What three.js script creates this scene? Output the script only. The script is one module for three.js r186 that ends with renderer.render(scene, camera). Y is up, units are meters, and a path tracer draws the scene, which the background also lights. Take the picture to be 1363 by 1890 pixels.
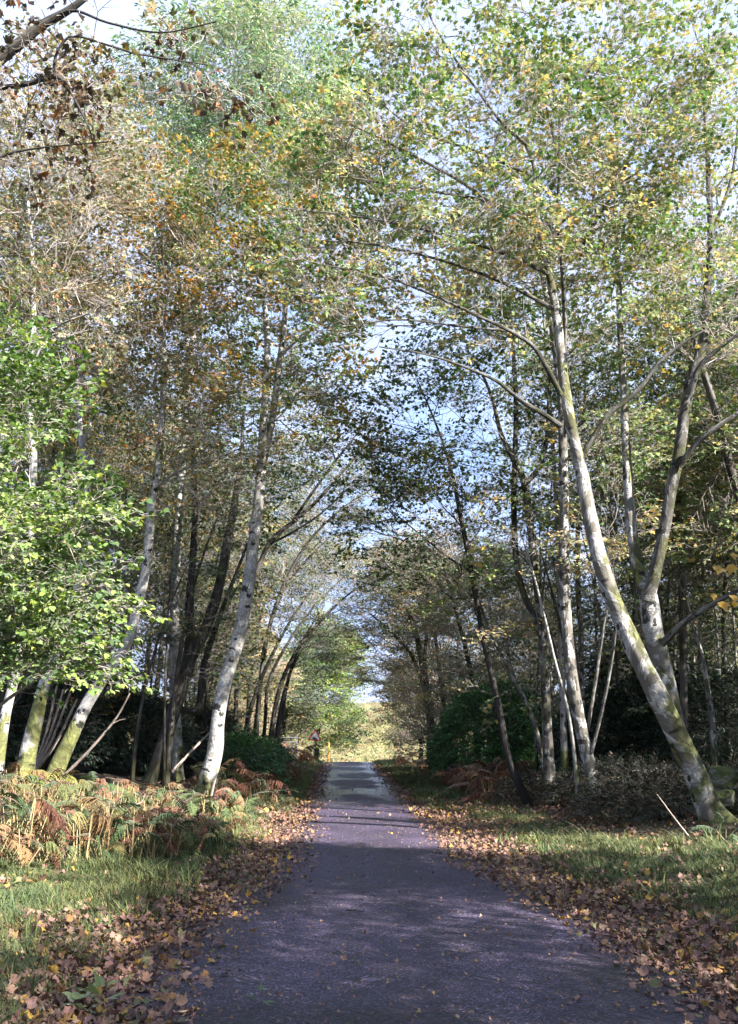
import * as THREE from 'three';
import { mergeGeometries } from 'three/addons/utils/BufferGeometryUtils.js';

// ---------------------------------------------------------------- camera, sky, sun, exposure
const scene = new THREE.Scene();
const F = 1750, PITCH = THREE.MathUtils.degToRad(13.5), EYE = 1.6;
const camera = new THREE.PerspectiveCamera(2 * THREE.MathUtils.radToDeg(Math.atan(945 / F)), 1363 / 1890, 0.1, 3000);
camera.position.set(0, EYE, 0);
camera.rotation.set(PITCH, 0, 0);
scene.add(camera);
const renderer = new THREE.WebGLRenderer({ antialias: true });
renderer.setSize(738, 1024);
renderer.toneMapping = THREE.LinearToneMapping;
renderer.toneMappingExposure = 5.5;
renderer.shadowMap.enabled = true;
const SUN = new THREE.Vector3(0.66, 0.55, 0.52).normalize();
const sun = new THREE.DirectionalLight(0xfff8f0, 5);
sun.position.copy(SUN).multiplyScalar(120).add(new THREE.Vector3(0, 0, -25));
sun.target.position.set(0, 0, -25);
sun.castShadow = true;
sun.shadow.mapSize.set(4096, 4096);
Object.assign(sun.shadow.camera, { left: -60, right: 60, top: 60, bottom: -60, near: 1, far: 300 });
scene.add(sun, sun.target);

// ---------------------------------------------------------------- small tools
let seed = 7;
function rng(s) { let a = s >>> 0; return () => { a = (a + 0x6d2b79f5) | 0; let t = Math.imul(a ^ (a >>> 15), 1 | a); t = (t + Math.imul(t ^ (t >>> 7), 61 | t)) ^ t; return ((t ^ (t >>> 14)) >>> 0) / 4294967296; }; }
let R = rng(seed);
const rr = (a, b) => a + (b - a) * R(), pick = (a) => a[Math.floor(R() * a.length)];
const V = (x, y, z) => new THREE.Vector3(x, y, z);
const { clamp, lerp, smoothstep: ss } = THREE.MathUtils;
const hash3 = (x, y, z) => { let h = Math.imul(x, 374761393) + Math.imul(y, 668265263) + Math.imul(z, 2147483647 ^ 0x51ab); h = Math.imul(h ^ (h >>> 13), 1274126177); return ((h ^ (h >>> 16)) >>> 0) / 4294967296; };
function noise3(x, y, z) {
  const i = Math.floor(x), j = Math.floor(y), k = Math.floor(z), u = x - i, v = y - j, w = z - k, a = u * u * (3 - 2 * u), b = v * v * (3 - 2 * v), c = w * w * (3 - 2 * w);
  const L = (p, q, t) => p + (q - p) * t;
  return L(L(L(hash3(i, j, k), hash3(i + 1, j, k), a), L(hash3(i, j + 1, k), hash3(i + 1, j + 1, k), a), b), L(L(hash3(i, j, k + 1), hash3(i + 1, j, k + 1), a), L(hash3(i, j + 1, k + 1), hash3(i + 1, j + 1, k + 1), a), b), c);
}
const fbm = (x, y, z, o = 4) => { let s = 0, a = 0.5, n = 0; for (let i = 0; i < o; i++) { s += a * noise3(x, y, z); n += a; a *= 0.5; x = x * 2.03 + 11.3; y = y * 2.03 + 5.1; z = z * 2.03 + 7.7; } return s / n; };
// bearing and height seen from the roadside, with a distance along the road -> a point in the wood
const S = Math.sin(PITCH), C = Math.cos(PITCH);
function at(px, py, d) { const v = (945 - py) / F, t = d / (C - v * S); return V(((px - 681.5) / F) * t, EYE + t * (v * C + S), -d); }
const perPx = (py, d) => d / (C - ((945 - py) / F) * S) / F;
const used = new Map();
function numbered(n) { const k = used.get(n) ?? 0; used.set(n, k + 1); return k ? `${n}_${String(k).padStart(3, '0')}` : n; }
function tag(o, label, category, group) { o.userData = { label, category }; if (group) o.userData.group = group; return o; }
function thing(name, label, category, p = V(0, 0, 0), group) { const o = new THREE.Group(); o.name = numbered(name); o.position.copy(p); scene.add(o); return tag(o, label, category, group); }
function obj(name, g, m, parent) { const o = new THREE.Mesh(g, m); o.name = parent ? name : numbered(name); o.castShadow = o.receiveShadow = true; (parent ?? scene).add(o); return o; }
function struct(name, g, m) { const o = obj(name, g, m); o.userData.kind = 'structure'; return o; }
function copies(name, g, m, mats, cols, parent) {
  const o = new THREE.InstancedMesh(g, m, mats.length); o.name = parent ? name : numbered(name); o.castShadow = o.receiveShadow = true;
  mats.forEach((x, i) => { o.setMatrixAt(i, x); if (cols) o.setColorAt(i, cols[i]); });
  o.userData.kind = 'stuff'; (parent ?? scene).add(o); return o;
}

// ---------------------------------------------------------------- sky: pale autumn blue with thin bright cloud near the horizon
{
  const W = 1024, H = 512, data = new Float32Array(W * H * 4);
  for (let j = 0; j < H; j++) for (let i = 0; i < W; i++) {
    const el = ((j + 0.5) / H - 0.5) * Math.PI, az = ((i + 0.5) / W - 0.5) * 2 * Math.PI, y = Math.sin(el), x = Math.cos(az) * Math.cos(el), z = Math.sin(az) * Math.cos(el);
    const up = Math.max(y, 0), k = Math.pow(1 - up, 2.2);
    const c = [lerp(0.085, 0.19, k), lerp(0.155, 0.245, k), lerp(0.30, 0.375, k)];
    const q = 1 / (up + 0.22), n = fbm(x * q * 1.5 + 3, z * q * 1.5 + 9, 2.5, 5), m = ss(n, 0.33, 0.56) * 0.92;
    const glow = 0.92 + 0.16 * Math.pow(Math.max(0, x * SUN.x + y * SUN.y + z * SUN.z), 3);
    const cl = [0.208, 0.243, 0.345], o = (j * W + i) * 4;
    for (let a = 0; a < 3; a++) data[o + a] = lerp(c[a], cl[a], m) * glow;
    data[o + 3] = 1;
  }
  const t = new THREE.DataTexture(data, W, H, THREE.RGBAFormat, THREE.FloatType);
  t.mapping = THREE.EquirectangularReflectionMapping; t.magFilter = THREE.LinearFilter; t.needsUpdate = true;
  scene.background = t; scene.environment = t;
}

// ---------------------------------------------------------------- textures and materials
function tex(w, h, f, srgb) {
  const a = new Uint8Array(w * h * 4);
  const enc = (v) => { v = clamp(v, 0, 1); return 255 * (srgb ? (v <= 0.0031308 ? v * 12.92 : 1.055 * Math.pow(v, 1 / 2.4) - 0.055) : v); };
  for (let j = 0; j < h; j++) for (let i = 0; i < w; i++) { const c = f(i / w, j / h), o = (j * w + i) * 4; a[o] = enc(c[0]); a[o + 1] = enc(c[1]); a[o + 2] = enc(c[2]); a[o + 3] = 255; }
  const t = new THREE.DataTexture(a, w, h); t.wrapS = t.wrapT = THREE.RepeatWrapping; t.magFilter = THREE.LinearFilter; t.minFilter = THREE.LinearMipmapLinearFilter; t.generateMipmaps = true;
  if (srgb) t.colorSpace = THREE.SRGBColorSpace; t.needsUpdate = true; return t;
}
// noise that closes on itself over u and v
const TN = (u, v, nu, nv, s, o = 4) => { const a = u * 2 * Math.PI, b = v * 2 * Math.PI, k = 1 / (2 * Math.PI); return fbm(Math.cos(a) * nu * k + s, Math.sin(a) * nu * k + Math.cos(b) * nv * k + 31.7, Math.sin(b) * nv * k + s * 1.7, o); };
function barkTex(kind) {                                            // u once round the stem, v every 2.6 m
  const r = rng({ pale: 3, blotched: 4, spotted: 5, dark: 8 }[kind]), knots = [];
  const n = { pale: 15, blotched: 12, spotted: 26, dark: 0 }[kind];
  for (let i = 0; i < n; i++) knots.push([r(), r(), 0.03 + 0.10 * r() ** 1.6, (0.010 + 0.034 * r() * r()) * (kind === 'spotted' ? 1.9 : 1.0)]);
  const rows = [];
  const height = (u, v) => {
    let dark = 0;
    for (const [ku, kv, a, b] of knots) {
      let du = Math.abs(u - ku), dv = Math.abs(v - kv); du = Math.min(du, 1 - du); dv = Math.min(dv, 1 - dv);
      if (du > a * 2 || dv > b * 3) continue;
      const q = Math.hypot(du / a, dv / b) + (fbm(u * 26, v * 55, 4, 3) - 0.5) * 1.7; dark = Math.max(dark, 1 - ss(q, 0.75, 1.1));
    }
    return dark;
  };
  const col = (u, v) => {
    const fine = TN(u, v, 34, 90, 1.3, 3), big = TN(u, v, 4, 9, 8.1, 4), streak = TN(u, v, 7, 150, 5.5, 2);
    if (kind === 'dark') {
      const ridge = TN(u, v, 46, 14, 2.2, 4), l = 0.022 + 0.085 * ss(ridge, 0.35, 0.7) + 0.035 * (big - 0.5), g = ss(TN(u, v, 8, 16, 14, 4), 0.52, 0.68);
      return [l * lerp(1.08, 1.25, g), l * lerp(0.92, 1.2, g), l * lerp(0.78, 0.98, g)];
    }
    const dk = height(u, v), cover = kind === 'pale' ? ss(TN(u, v, 10, 22, 12, 4), 0.60, 0.66) : kind === 'blotched' ? ss(TN(u, v, 9, 17, 12, 4), 0.49, 0.54) : ss(TN(u, v, 7, 15, 12, 4), 0.43, 0.49);
    const lichen = ss(TN(u, v, 22, 40, 19, 3), 0.56, 0.64);
    let l = (kind === 'pale' ? 0.29 : 0.27) + 0.14 * (fine - 0.5) + 0.16 * (big - 0.5) + 0.16 * lichen - 0.08 * ss(streak, 0.55, 0.75);
    l = lerp(l, kind === 'spotted' ? 0.045 + 0.05 * fine : kind === 'blotched' ? 0.06 + 0.07 * fine : 0.09 + 0.09 * fine, cover * (kind === 'pale' ? 0.62 : 0.88)); l = lerp(l, 0.022, dk);
    const br = cover * 0.6;
    return [l * lerp(1.03, 1.16, br), l * 1.0, l * lerp(0.95, 0.72, br)];
  };
  const w = 384, h = 1024, grid = new Float32Array(w * h);
  const t = tex(w, h, (u, v) => { const c = col(u, v); grid[Math.round(v * h) * w + Math.round(u * w)] = c[1]; return c; }, true);
  const b = tex(w, h, (u, v) => { const i = Math.round(v * h) * w + Math.round(u * w), l = clamp(grid[i] * 1.9 + 0.25 * (TN(u, v, 40, 60, 77, 2) - 0.5), 0, 1); return [l, l, l]; });
  return [t, b];
}
const bark = {};
for (const k of ['pale', 'blotched', 'spotted', 'dark']) {
  const [map, bump] = barkTex(k);
  bark[k] = new THREE.MeshStandardMaterial({ name: k + ' bark', map, bumpMap: bump, bumpScale: k === 'dark' ? 0.03 : 0.014, roughness: 0.82, vertexColors: true });
}
const twigMat = new THREE.MeshStandardMaterial({ name: 'twig bark', color: new THREE.Color().setRGB(0.30, 0.26, 0.235), roughness: 0.6 });
const deadMat = new THREE.MeshStandardMaterial({ name: 'dead wood', map: bark.pale.map, bumpMap: bark.pale.bumpMap, bumpScale: 0.006, color: new THREE.Color().setRGB(0.75, 0.62, 0.55), roughness: 0.8 });
const leafOf = (name, o = {}) => new THREE.MeshPhysicalMaterial({ name, side: THREE.DoubleSide, roughness: 0.85, transmission: 0.5, thickness: 0, specularIntensity: 0.8, ...o });
const leafMat = leafOf('autumn leaf', { vertexColors: true });
const glossMat = leafOf('evergreen leaf', { vertexColors: true, roughness: 0.5, transmission: 0.12, specularIntensity: 1 });
const frondMat = leafOf('bracken', { vertexColors: true, transmission: 0.35 });
const dryMat = leafOf('fallen leaf', { vertexColors: true, transmission: 0.12, roughness: 0.75 });
const grassMat = leafOf('grass', { vertexColors: true, transmission: 0.3 });

// ---------------------------------------------------------------- growing mesh
class MB {
  constructor() { this.p = []; this.n = []; this.u = []; this.c = []; this.i = []; }
  tri(a, b, c) { this.i.push(a, b, c); }
  vert(p, n, u, v, c) { this.p.push(p.x, p.y, p.z); this.n.push(n.x, n.y, n.z); this.u.push(u, v); this.c.push(c[0], c[1], c[2]); return this.p.length / 3 - 1; }
  // a tapered, slightly knobbly stem through points with radii
  tube(pts, rad, sides, o = {}) {
    const N = pts.length, T = V(), A = V(), B = V(), nv = V(), q = V(); let up = null, first = -1, len = o.v0 ?? 0;
    for (let k = 0; k < N; k++) {
      T.subVectors(pts[Math.min(k + 1, N - 1)], pts[Math.max(k - 1, 0)]).normalize();
      if (!up) up = Math.abs(T.y) > 0.9 ? V(1, 0, 0) : V(0, 1, 0);
      A.crossVectors(up, T).normalize(); B.crossVectors(T, A).normalize(); up = B.clone();
      if (k) len += pts[k].distanceTo(pts[k - 1]);
      for (let s = 0; s <= sides; s++) {
        const a = (s / sides) * 2 * Math.PI, ca = Math.cos(a), sa = Math.sin(a);
        nv.set(A.x * ca + B.x * sa, A.y * ca + B.y * sa, A.z * ca + B.z * sa);
        let r = rad[k]; if (o.bump) r *= o.bump(s % sides, sides, k, pts[k], nv);
        q.copy(pts[k]).addScaledVector(nv, r);
        const col = o.color ? o.color(q, nv, k / (N - 1)) : [1, 1, 1];
        const id = this.vert(q, nv, (s / sides) * (o.ur ?? 1) + (o.u0 ?? 0), len / 2.6, col); if (first < 0) first = id;
      }
    }
    const w = sides + 1;
    for (let k = 0; k < N - 1; k++) for (let s = 0; s < sides; s++) { const a = first + k * w + s, b = a + 1, c = a + w, d = c + 1; this.tri(a, b, c); this.tri(b, d, c); }
    if (o.cap !== false) { const e = first + (N - 1) * w; for (let s = 1; s < sides - 1; s++) this.tri(e, e + s, e + s + 1); }
    return this;
  }
  geo(smooth) {
    const g = new THREE.BufferGeometry();
    g.setAttribute('position', new THREE.Float32BufferAttribute(this.p, 3)); g.setAttribute('normal', new THREE.Float32BufferAttribute(this.n, 3));
    g.setAttribute('uv', new THREE.Float32BufferAttribute(this.u, 2)); g.setAttribute('color', new THREE.Float32BufferAttribute(this.c, 3)); g.setIndex(this.i);
    if (smooth) g.computeVertexNormals(); return g;
  }
}

// ---------------------------------------------------------------- the lie of the land (d runs away from the camera)
const roadX = (d) => 0.5 - 0.03 * d;
const halfW = (d) => 1.42 + 0.58 * (1 - ss(d, 6.5, 14)) + 0.10 * (noise3(d * 0.5, 3, 1) - 0.5);
const roadH = (d) => 0.36 * ss(d, 16, 56) - (d > 52 ? 0.0022 * (Math.min(d, 110) - 52) ** 2 * (1 - ss(d, 80, 190) * 0.5) : 0);
function edge(x, d) { const s = x - roadX(d); return Math.abs(s) - halfW(d); }
function ground(x, d) {
  const s = x - roadX(d), e = Math.max(0, Math.abs(s) - halfW(d));
  let h = roadH(Math.max(d, 0)) - 0.02 * ss(e, 0, 0.02);
  const bump = 0.22 * (fbm(x * 0.55, d * 0.55, 4.4, 4) - 0.5) * ss(e, 0.3, 2.2) + 0.05 * (noise3(x * 3, d * 3, 9) - 0.5) * ss(e, 0.1, 1);
  if (s < 0) h += Math.min(0.125 * Math.max(0, e - 0.15), 0.66) + 0.012 * Math.max(0, e - 5.5); else h += Math.min(0.075 * Math.max(0, e - 0.2), 0.5) + 0.01 * Math.max(0, e - 7);
  h += bump;
  const far = ss(d, 95, 300); h += far * (15 + 5 * (fbm(x * 0.01 + 4, d * 0.01, 3, 3) - 0.5)) + 6 * ss(Math.abs(x), 90, 300);
  return h;
}
const G = (x, d, up = 0) => V(x, ground(x, d) + up, -d);
// ---------------------------------------------------------------- setting: ground sheet and road
function gridGeo(xs, ds, f, colf, uvf) {
  const p = [], c = [], u = [], ix = [];
  ds.forEach((d) => xs.forEach((x) => { const q = f(x, d); p.push(q.x, q.y, q.z); c.push(...colf(q.x, -q.z)); u.push(...(uvf ? uvf(q) : [q.x, -q.z])); }));
  for (let j = 0; j < ds.length - 1; j++) for (let i = 0; i < xs.length - 1; i++) { const a = j * xs.length + i, b = a + 1, e = a + xs.length, g = e + 1; ix.push(a, b, e, b, g, e); }
  const g = new THREE.BufferGeometry();
  g.setAttribute('position', new THREE.Float32BufferAttribute(p, 3)); g.setAttribute('color', new THREE.Float32BufferAttribute(c, 3)); g.setAttribute('uv', new THREE.Float32BufferAttribute(u, 2)); g.setIndex(ix); g.computeVertexNormals(); return g;
}
const steps = (list) => { const o = []; for (const [a, b, s] of list) for (let v = a; v < b - 1e-6; v += s) o.push(v); return o; };
// how thick the leaves lie: heaped along the road edges
function litter(x, d) {
  const s = x - roadX(d), e = edge(x, d), n = fbm(x * 0.9, d * 0.9, 2, 3) - 0.28 * ss(d, 17, 30);
  if (s < 0) return clamp(ss(e, -0.75, 0.05) * (1 - ss(e, 0.45 + 0.9 * (1 - ss(d, 7, 10)), 1.2 + 1.2 * (1 - ss(d, 7, 10)))) + 0.14 * ss(e, 1, 2), 0, 1) * (0.55 + 0.9 * (n - 0.2));
  return clamp(ss(e, -0.65, 0.1) * (1 - 0.75 * ss(e, 0.7, 1.8)) * (1 - ss(e, 2.2, 3.6)) + 0.26 * ss(e, 1.2, 2.4) * (1 - ss(e, 4, 6)), 0, 1) * (0.55 + 0.9 * (n - 0.2));
}
function grassy(x, d) {
  const s = x - roadX(d), e = edge(x, d), n = fbm(x * 0.7 + 9, d * 0.5, 6, 3);
  const w = d > 22 ? ss(e, 0.02, 0.3) * (1 - ss(e, 0.9, 2.0)) * 1.4 : s < 0 ? ss(e, 0.25, 0.9) * (1 - ss(e, 2.0, 3.4)) : ss(e, 0.5, 1.3) * (1 - ss(e, 1.5 + 2.3 * (1 - ss(d, 12.5, 15.5)), 2.3 + 2.3 * (1 - ss(d, 12.5, 15.5))));
  return clamp(w * (0.35 + 1.3 * (n - 0.2)), 0, 1);
}
function groundColor(x, d) {
  const e = edge(x, d), li = clamp(litter(x, d) * 1.2, 0, 1), gr = grassy(x, d), n = fbm(x * 2.2, d * 2.2, 1, 3);
  let c = [0.045, 0.034, 0.022];
  const mix = (b, t) => { c = c.map((v, i) => lerp(v, b[i], t)); };
  mix([0.045, 0.06, 0.016], ss(fbm(x * 0.5, d * 0.5, 8, 3), 0.42, 0.6) * 0.8);
  mix([0.07, 0.095, 0.025], gr * 0.9); mix([0.06, 0.038, 0.026], li * 0.85);
  mix([0.055, 0.045, 0.04], 1 - ss(e, -0.2, 0.25));
  mix([0.12, 0.115, 0.04], ss(d, 70, 130) * 0.8);
  return c.map((v) => v * (0.7 + 0.6 * n));
}
const soil = tex(512, 512, (u, v) => { const a = TN(u, v, 60, 60, 3, 3), b = TN(u, v, 9, 9, 7, 3), l = 0.45 + 0.7 * (a - 0.3) + 0.4 * (b - 0.5); return [l, l * 0.97, l * 0.93]; });
soil.repeat.set(0.6, 0.6);
const groundMat = new THREE.MeshStandardMaterial({ name: 'woodland floor', map: soil, bumpMap: soil, bumpScale: 0.03, roughness: 0.95, vertexColors: true, color: new THREE.Color().setRGB(1.5, 1.5, 1.5) });
{
  const xs = steps([[-420, -60, 24], [-60, -14, 2.5], [-14, -6, 0.5], [-6, 7, 0.16], [7, 14, 0.5], [14, 60, 2.5], [60, 421, 24]]);
  const ds = steps([[-60, -4, 6], [-4, 5, 0.6], [5, 26, 0.16], [26, 62, 0.5], [62, 130, 2.5], [130, 520, 20]]);
  struct('ground', gridGeo(xs, ds, (x, d) => G(x, d, edge(x, d) < -0.3 ? -0.05 : 0), groundColor), groundMat);
  // single-track tarmac with a slight crown, crumbling at the sides
  const stones = (u, v) => { const f = TN(u, v, 190, 190, 4, 2), g = TN(u, v, 90, 90, 9, 2), b = TN(u, v, 12, 12, 2, 3); return [f, g, b]; };
  const cmap = tex(768, 768, (u, v) => { const [f, g, b] = stones(u, v), l = 0.034 + 0.036 * (b - 0.5) + 0.24 * Math.pow(ss(f, 0.48, 0.8), 2) + 0.075 * (g - 0.5); return [l * 0.90, l * 0.68, l * 1.1]; }, true);
  const bmap = tex(768, 768, (u, v) => { const [f, g] = stones(u, v), l = 0.5 * ss(f, 0.25, 0.75) + 0.5 * ss(g, 0.3, 0.7); return [l, l, l]; });
  for (const t of [cmap, bmap]) t.repeat.set(0.62, 0.62);
  const roadMat = new THREE.MeshStandardMaterial({ name: 'worn tarmac', map: cmap, bumpMap: bmap, bumpScale: 0.011, roughness: 0.52, vertexColors: true });
  const wet = tex(64, 256, (u, v) => { const s = Math.abs(u * 2 - 1), d = v * 66, tr = Math.exp(-(((s - 0.6) / 0.22) ** 2)), n = TN(u * 0.5, v, 5, 30, 3, 3), w = ss(d, 14, 30) * ss(n + 0.25 * tr, 0.5, 0.72), r = lerp(0.62, 0.24, w); return [r, r, r]; }); wet.channel = 1; roadMat.roughnessMap = wet; roadMat.roughness = 1;
  const cs = []; for (let i = 0; i <= 26; i++) cs.push(-1 + i / 13);
  const rd = steps([[-40, 4, 1], [4, 30, 0.15], [30, 66, 0.4], [66, 140, 2]]);
  const rough = (s, d) => halfW(d) + 0.16 * (fbm(d * 1.3, s * 3, 5, 3) - 0.5) + 0.09 * (noise3(d * 5, s, 2) - 0.5);
  const roadGeo = gridGeo(cs, rd, (s, d) => { const x = roadX(d) + s * rough(Math.sign(s), d); return V(x, roadH(Math.max(d, 0)) + 0.014 + 0.035 * (1 - s * s) - 0.02 * ss(Math.abs(s), 0.9, 1) + 0.012 * (fbm(x * 1.5, d * 1.2, 3, 2) - 0.5), -d); },
    (x, d) => { const s = Math.abs(x - roadX(d)), n = fbm(x * 1.1, d * 0.7, 6, 4), track = Math.exp(-(((s - 0.75) / 0.3) ** 2)), dirt = ss(s - halfW(d), -0.5, -0.05); const l = 0.66 + 1.0 * (n - 0.42) + 0.2 * track - 0.25 * ss(fbm(x * 0.5 + 7, d * 0.35, 9, 3), 0.52, 0.62); return [l * lerp(1, 1.15, dirt), l * lerp(1, 0.95, dirt), l * lerp(1.1, 0.8, dirt)]; });
  { const p = roadGeo.attributes.position, u = []; for (let k = 0; k < p.count; k++) u.push((k % cs.length) / 26, clamp(-p.getZ(k) / 66, 0, 1)); roadGeo.setAttribute('uv1', new THREE.Float32BufferAttribute(u, 2)); }
  struct('road', roadGeo, roadMat);
}

// ---------------------------------------------------------------- leaves
const OUT = {
  maple: [[0, 1], [0.22, 0.78], [0.5, 0.62], [0.8, 0.9], [1.02, 0.8], [1.3, 0.58], [1.75, 0.72], [2.2, 0.5], [2.9, 0.34]],
  heart: [[0, 1], [0.5, 0.78], [1.0, 0.68], [1.6, 0.62], [2.2, 0.6], [2.75, 0.42]],
  lance: [[0, 1], [0.35, 0.5], [1.0, 0.24], [2.1, 0.24], [2.8, 0.45]],
};
function blade(kind, fold, curl, r) {                               // lies in xz, tip along +x, unit long, stalk end at the origin
  const mb = new MB(), cx = kind === 'lance' ? 0.5 : 0.42, half = OUT[kind], pts = [...half.map(([a, q]) => [a, q]), ...half.slice(1).reverse().map(([a, q]) => [2 * Math.PI - a, q])];
  const sc = kind === 'maple' ? 0.62 : 0.55, j = () => 1 + (r() - 0.5) * 0.16, shape = (x, z) => fold * Math.abs(z) - curl * x * x + 0.08 * Math.sin(z * 9 + x * 5) * (kind === 'maple' ? 1 : 0.5);
  const put = (x, z) => mb.vert(V(x, shape(x, z), z), V(0, 1, 0), x, z, [1, 1, 1]);
  const c0 = put(cx, 0), ids = pts.map(([a, q]) => put(cx + Math.cos(a) * q * sc * j(), Math.sin(a) * q * sc * j()));
  ids.forEach((a, k) => mb.tri(c0, ids[(k + 1) % ids.length], a));
  return mb.geo(true);
}
const rb = rng(99);
const BLADES = {}; for (const k of ['maple', 'heart', 'lance']) BLADES[k] = [blade(k, 0.28, 0.15, rb), blade(k, 0.12, 0.4, rb), blade(k, 0.45, -0.12, rb)];
BLADES.curled = [blade('maple', 0.9, 0.5, rb), blade('maple', 0.6, -0.5, rb), blade('maple', -0.55, 0.7, rb), blade('maple', 0.35, 0.1, rb)];
const TINT = {                                                      // what single leaves of one spray differ by
  mixed: [[1, 1, 1], [0.8, 1.0, 0.85], [0.95, 1.05, 0.9], [1.7, 1.3, 0.9], [0.65, 0.8, 0.75], [1.2, 1.1, 1.0], [0.9, 1, 0.95], [1.15, 1.15, 1.05], [2.3, 1.4, 0.8], [1.6, 1.0, 1.0], [0.75, 1.0, 0.75], [0.9, 1.1, 0.8]],
  even: [[1, 1, 1], [0.85, 0.95, 0.9], [1.12, 1.08, 1], [0.7, 0.84, 0.8], [1.35, 1.2, 0.9], [0.5, 0.62, 0.6], [1.7, 1.3, 0.9]],
};
const M4 = () => new THREE.Matrix4();
const frame = (pos, dir, up, s) => { const x = dir.clone().normalize(), z = V().crossVectors(x, up).normalize(), y = V().crossVectors(z, x); return M4().makeBasis(x, y, z).scale(V(s, s, s)).setPosition(pos); };
// one leafy twig about 0.7 m long that grows along +x with its leaves turned up
function spray(o, s) {
  const r = rng(s), q = (a, b) => a + (b - a) * r(), tw = new MB(), leaves = [], main = [], L = o.len;
  for (let i = 0; i <= 5; i++) { const t = i / 5; main.push(V(t * L, 0.10 * L * Math.sin(t * 2.5) * q(-1, 1) - o.droop * t * t * L, 0.08 * L * q(-1, 1) * t)); }
  tw.tube(main, main.map((_, i) => lerp(o.tr, o.tr * 0.4, i / 5)), 3, { cap: false });
  const leafAt = (p, dir) => {
    const d = dir.clone().add(V(q(-0.5, 0.5), q(-0.75, 0.15) - o.droop * 0.6, q(-0.5, 0.5))).normalize(), up = V(q(-0.5, 0.5), 1, q(-0.5, 0.5)).normalize();
    leaves.push({ m: frame(p.clone().addScaledVector(dir, o.size * 0.3), d, up, o.size * q(0.65, 1.15)), v: Math.floor(r() * 3), tint: o.tint[Math.floor(r() * o.tint.length)] });
  };
  for (let k = 0; k < o.side; k++) {
    const t = (k + 0.6) / o.side, i = Math.min(4, Math.floor(t * 5)), p = main[i].clone().lerp(main[i + 1], t * 5 - i), sg = k % 2 ? 1 : -1;
    const dir = V(0.75, q(-0.1, 0.45), sg * q(0.5, 0.9)).normalize(), l = L * q(0.3, 0.5) * (1.1 - 0.5 * t), e = p.clone().addScaledVector(dir, l), md = p.clone().lerp(e, 0.5).add(V(0, q(-0.02, 0.04), 0));
    tw.tube([p, md, e], [o.tr * 0.6, o.tr * 0.5, o.tr * 0.35], 3, { cap: false });
    for (let n = 0; n < o.per; n++) { const f = n < 2 ? 1 : q(0.3, 0.9), pp = p.clone().lerp(e, f); leafAt(pp, dir.clone().applyAxisAngle(V(0, 1, 0), n < 2 ? (n - 0.5) * 1.3 : q(-1.2, 1.2))); }
  }
  leafAt(main[5], V(1, 0, 0.3)); leafAt(main[5], V(1, 0, -0.5));
  const gs = leaves.map((l) => { const g = BLADES[o.leaf][l.v].clone().applyMatrix4(l.m), c = g.attributes.color; for (let i = 0; i < c.count; i++) c.setXYZ(i, ...l.tint); return g; });
  return { twig: tw.geo(), leaf: mergeGeometries(gs), leaves };
}
const KINDS = {
  maple: { leaf: 'maple', size: 0.094, len: 0.8, side: 7, per: 5, droop: 0.12, tr: 0.0055, tint: TINT.mixed },
  thin: { leaf: 'maple', size: 0.085, len: 0.8, side: 8, per: 4, droop: 0.1, tr: 0.0055, tint: TINT.mixed },
  fine: { leaf: 'lance', size: 0.2, len: 0.8, side: 5, per: 4, droop: 0.25, tr: 0.005, tint: TINT.even },
  small: { leaf: 'heart', size: 0.075, len: 0.75, side: 8, per: 5, droop: 0.08, tr: 0.006, tint: TINT.mixed },
  hazel: { leaf: 'heart', size: 0.08, len: 0.5, side: 6, per: 4, droop: 0.3, tr: 0.004, tint: TINT.even },
  curled: { leaf: 'curled', size: 0.085, len: 0.5, side: 5, per: 3, droop: 0.25, tr: 0.0045, tint: TINT.even },
};
const SPRAYS = {}; Object.keys(KINDS).forEach((k, n) => { SPRAYS[k] = [0, 1, 2].map((i) => spray(KINDS[k], 500 + n * 10 + i)); });

// ---------------------------------------------------------------- trees
const PAL = {
  maple: [[0.18, 0.255, 0.075], [0.26, 0.31, 0.12], [0.10, 0.17, 0.045], [0.34, 0.35, 0.16], [0.30, 0.27, 0.12]],
  gold: [[0.14, 0.20, 0.05], [0.30, 0.24, 0.05], [0.09, 0.15, 0.04], [0.36, 0.23, 0.05], [0.11, 0.18, 0.045]],
  tan: [[0.30, 0.24, 0.14], [0.19, 0.18, 0.08], [0.22, 0.25, 0.11], [0.13, 0.12, 0.05], [0.36, 0.31, 0.21]],
  pale: [[0.20, 0.33, 0.17], [0.27, 0.37, 0.20], [0.13, 0.25, 0.11], [0.33, 0.38, 0.20]],
  green: [[0.055, 0.10, 0.028], [0.07, 0.12, 0.03], [0.05, 0.09, 0.03], [0.11, 0.14, 0.035]],
  lime: [[0.14, 0.24, 0.035], [0.09, 0.17, 0.025], [0.24, 0.34, 0.07], [0.06, 0.12, 0.02], [0.19, 0.29, 0.05]],
  brown: [[0.10, 0.06, 0.03], [0.15, 0.09, 0.05], [0.07, 0.045, 0.025], [0.13, 0.11, 0.04]],
  grey: [[0.27, 0.27, 0.20], [0.24, 0.27, 0.16], [0.31, 0.28, 0.22], [0.25, 0.25, 0.18]],
  far: [[0.32, 0.28, 0.15], [0.26, 0.27, 0.12], [0.36, 0.27, 0.17], [0.28, 0.30, 0.11]],
};
const mossCol = [0.27, 0.30, 0.055];
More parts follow.
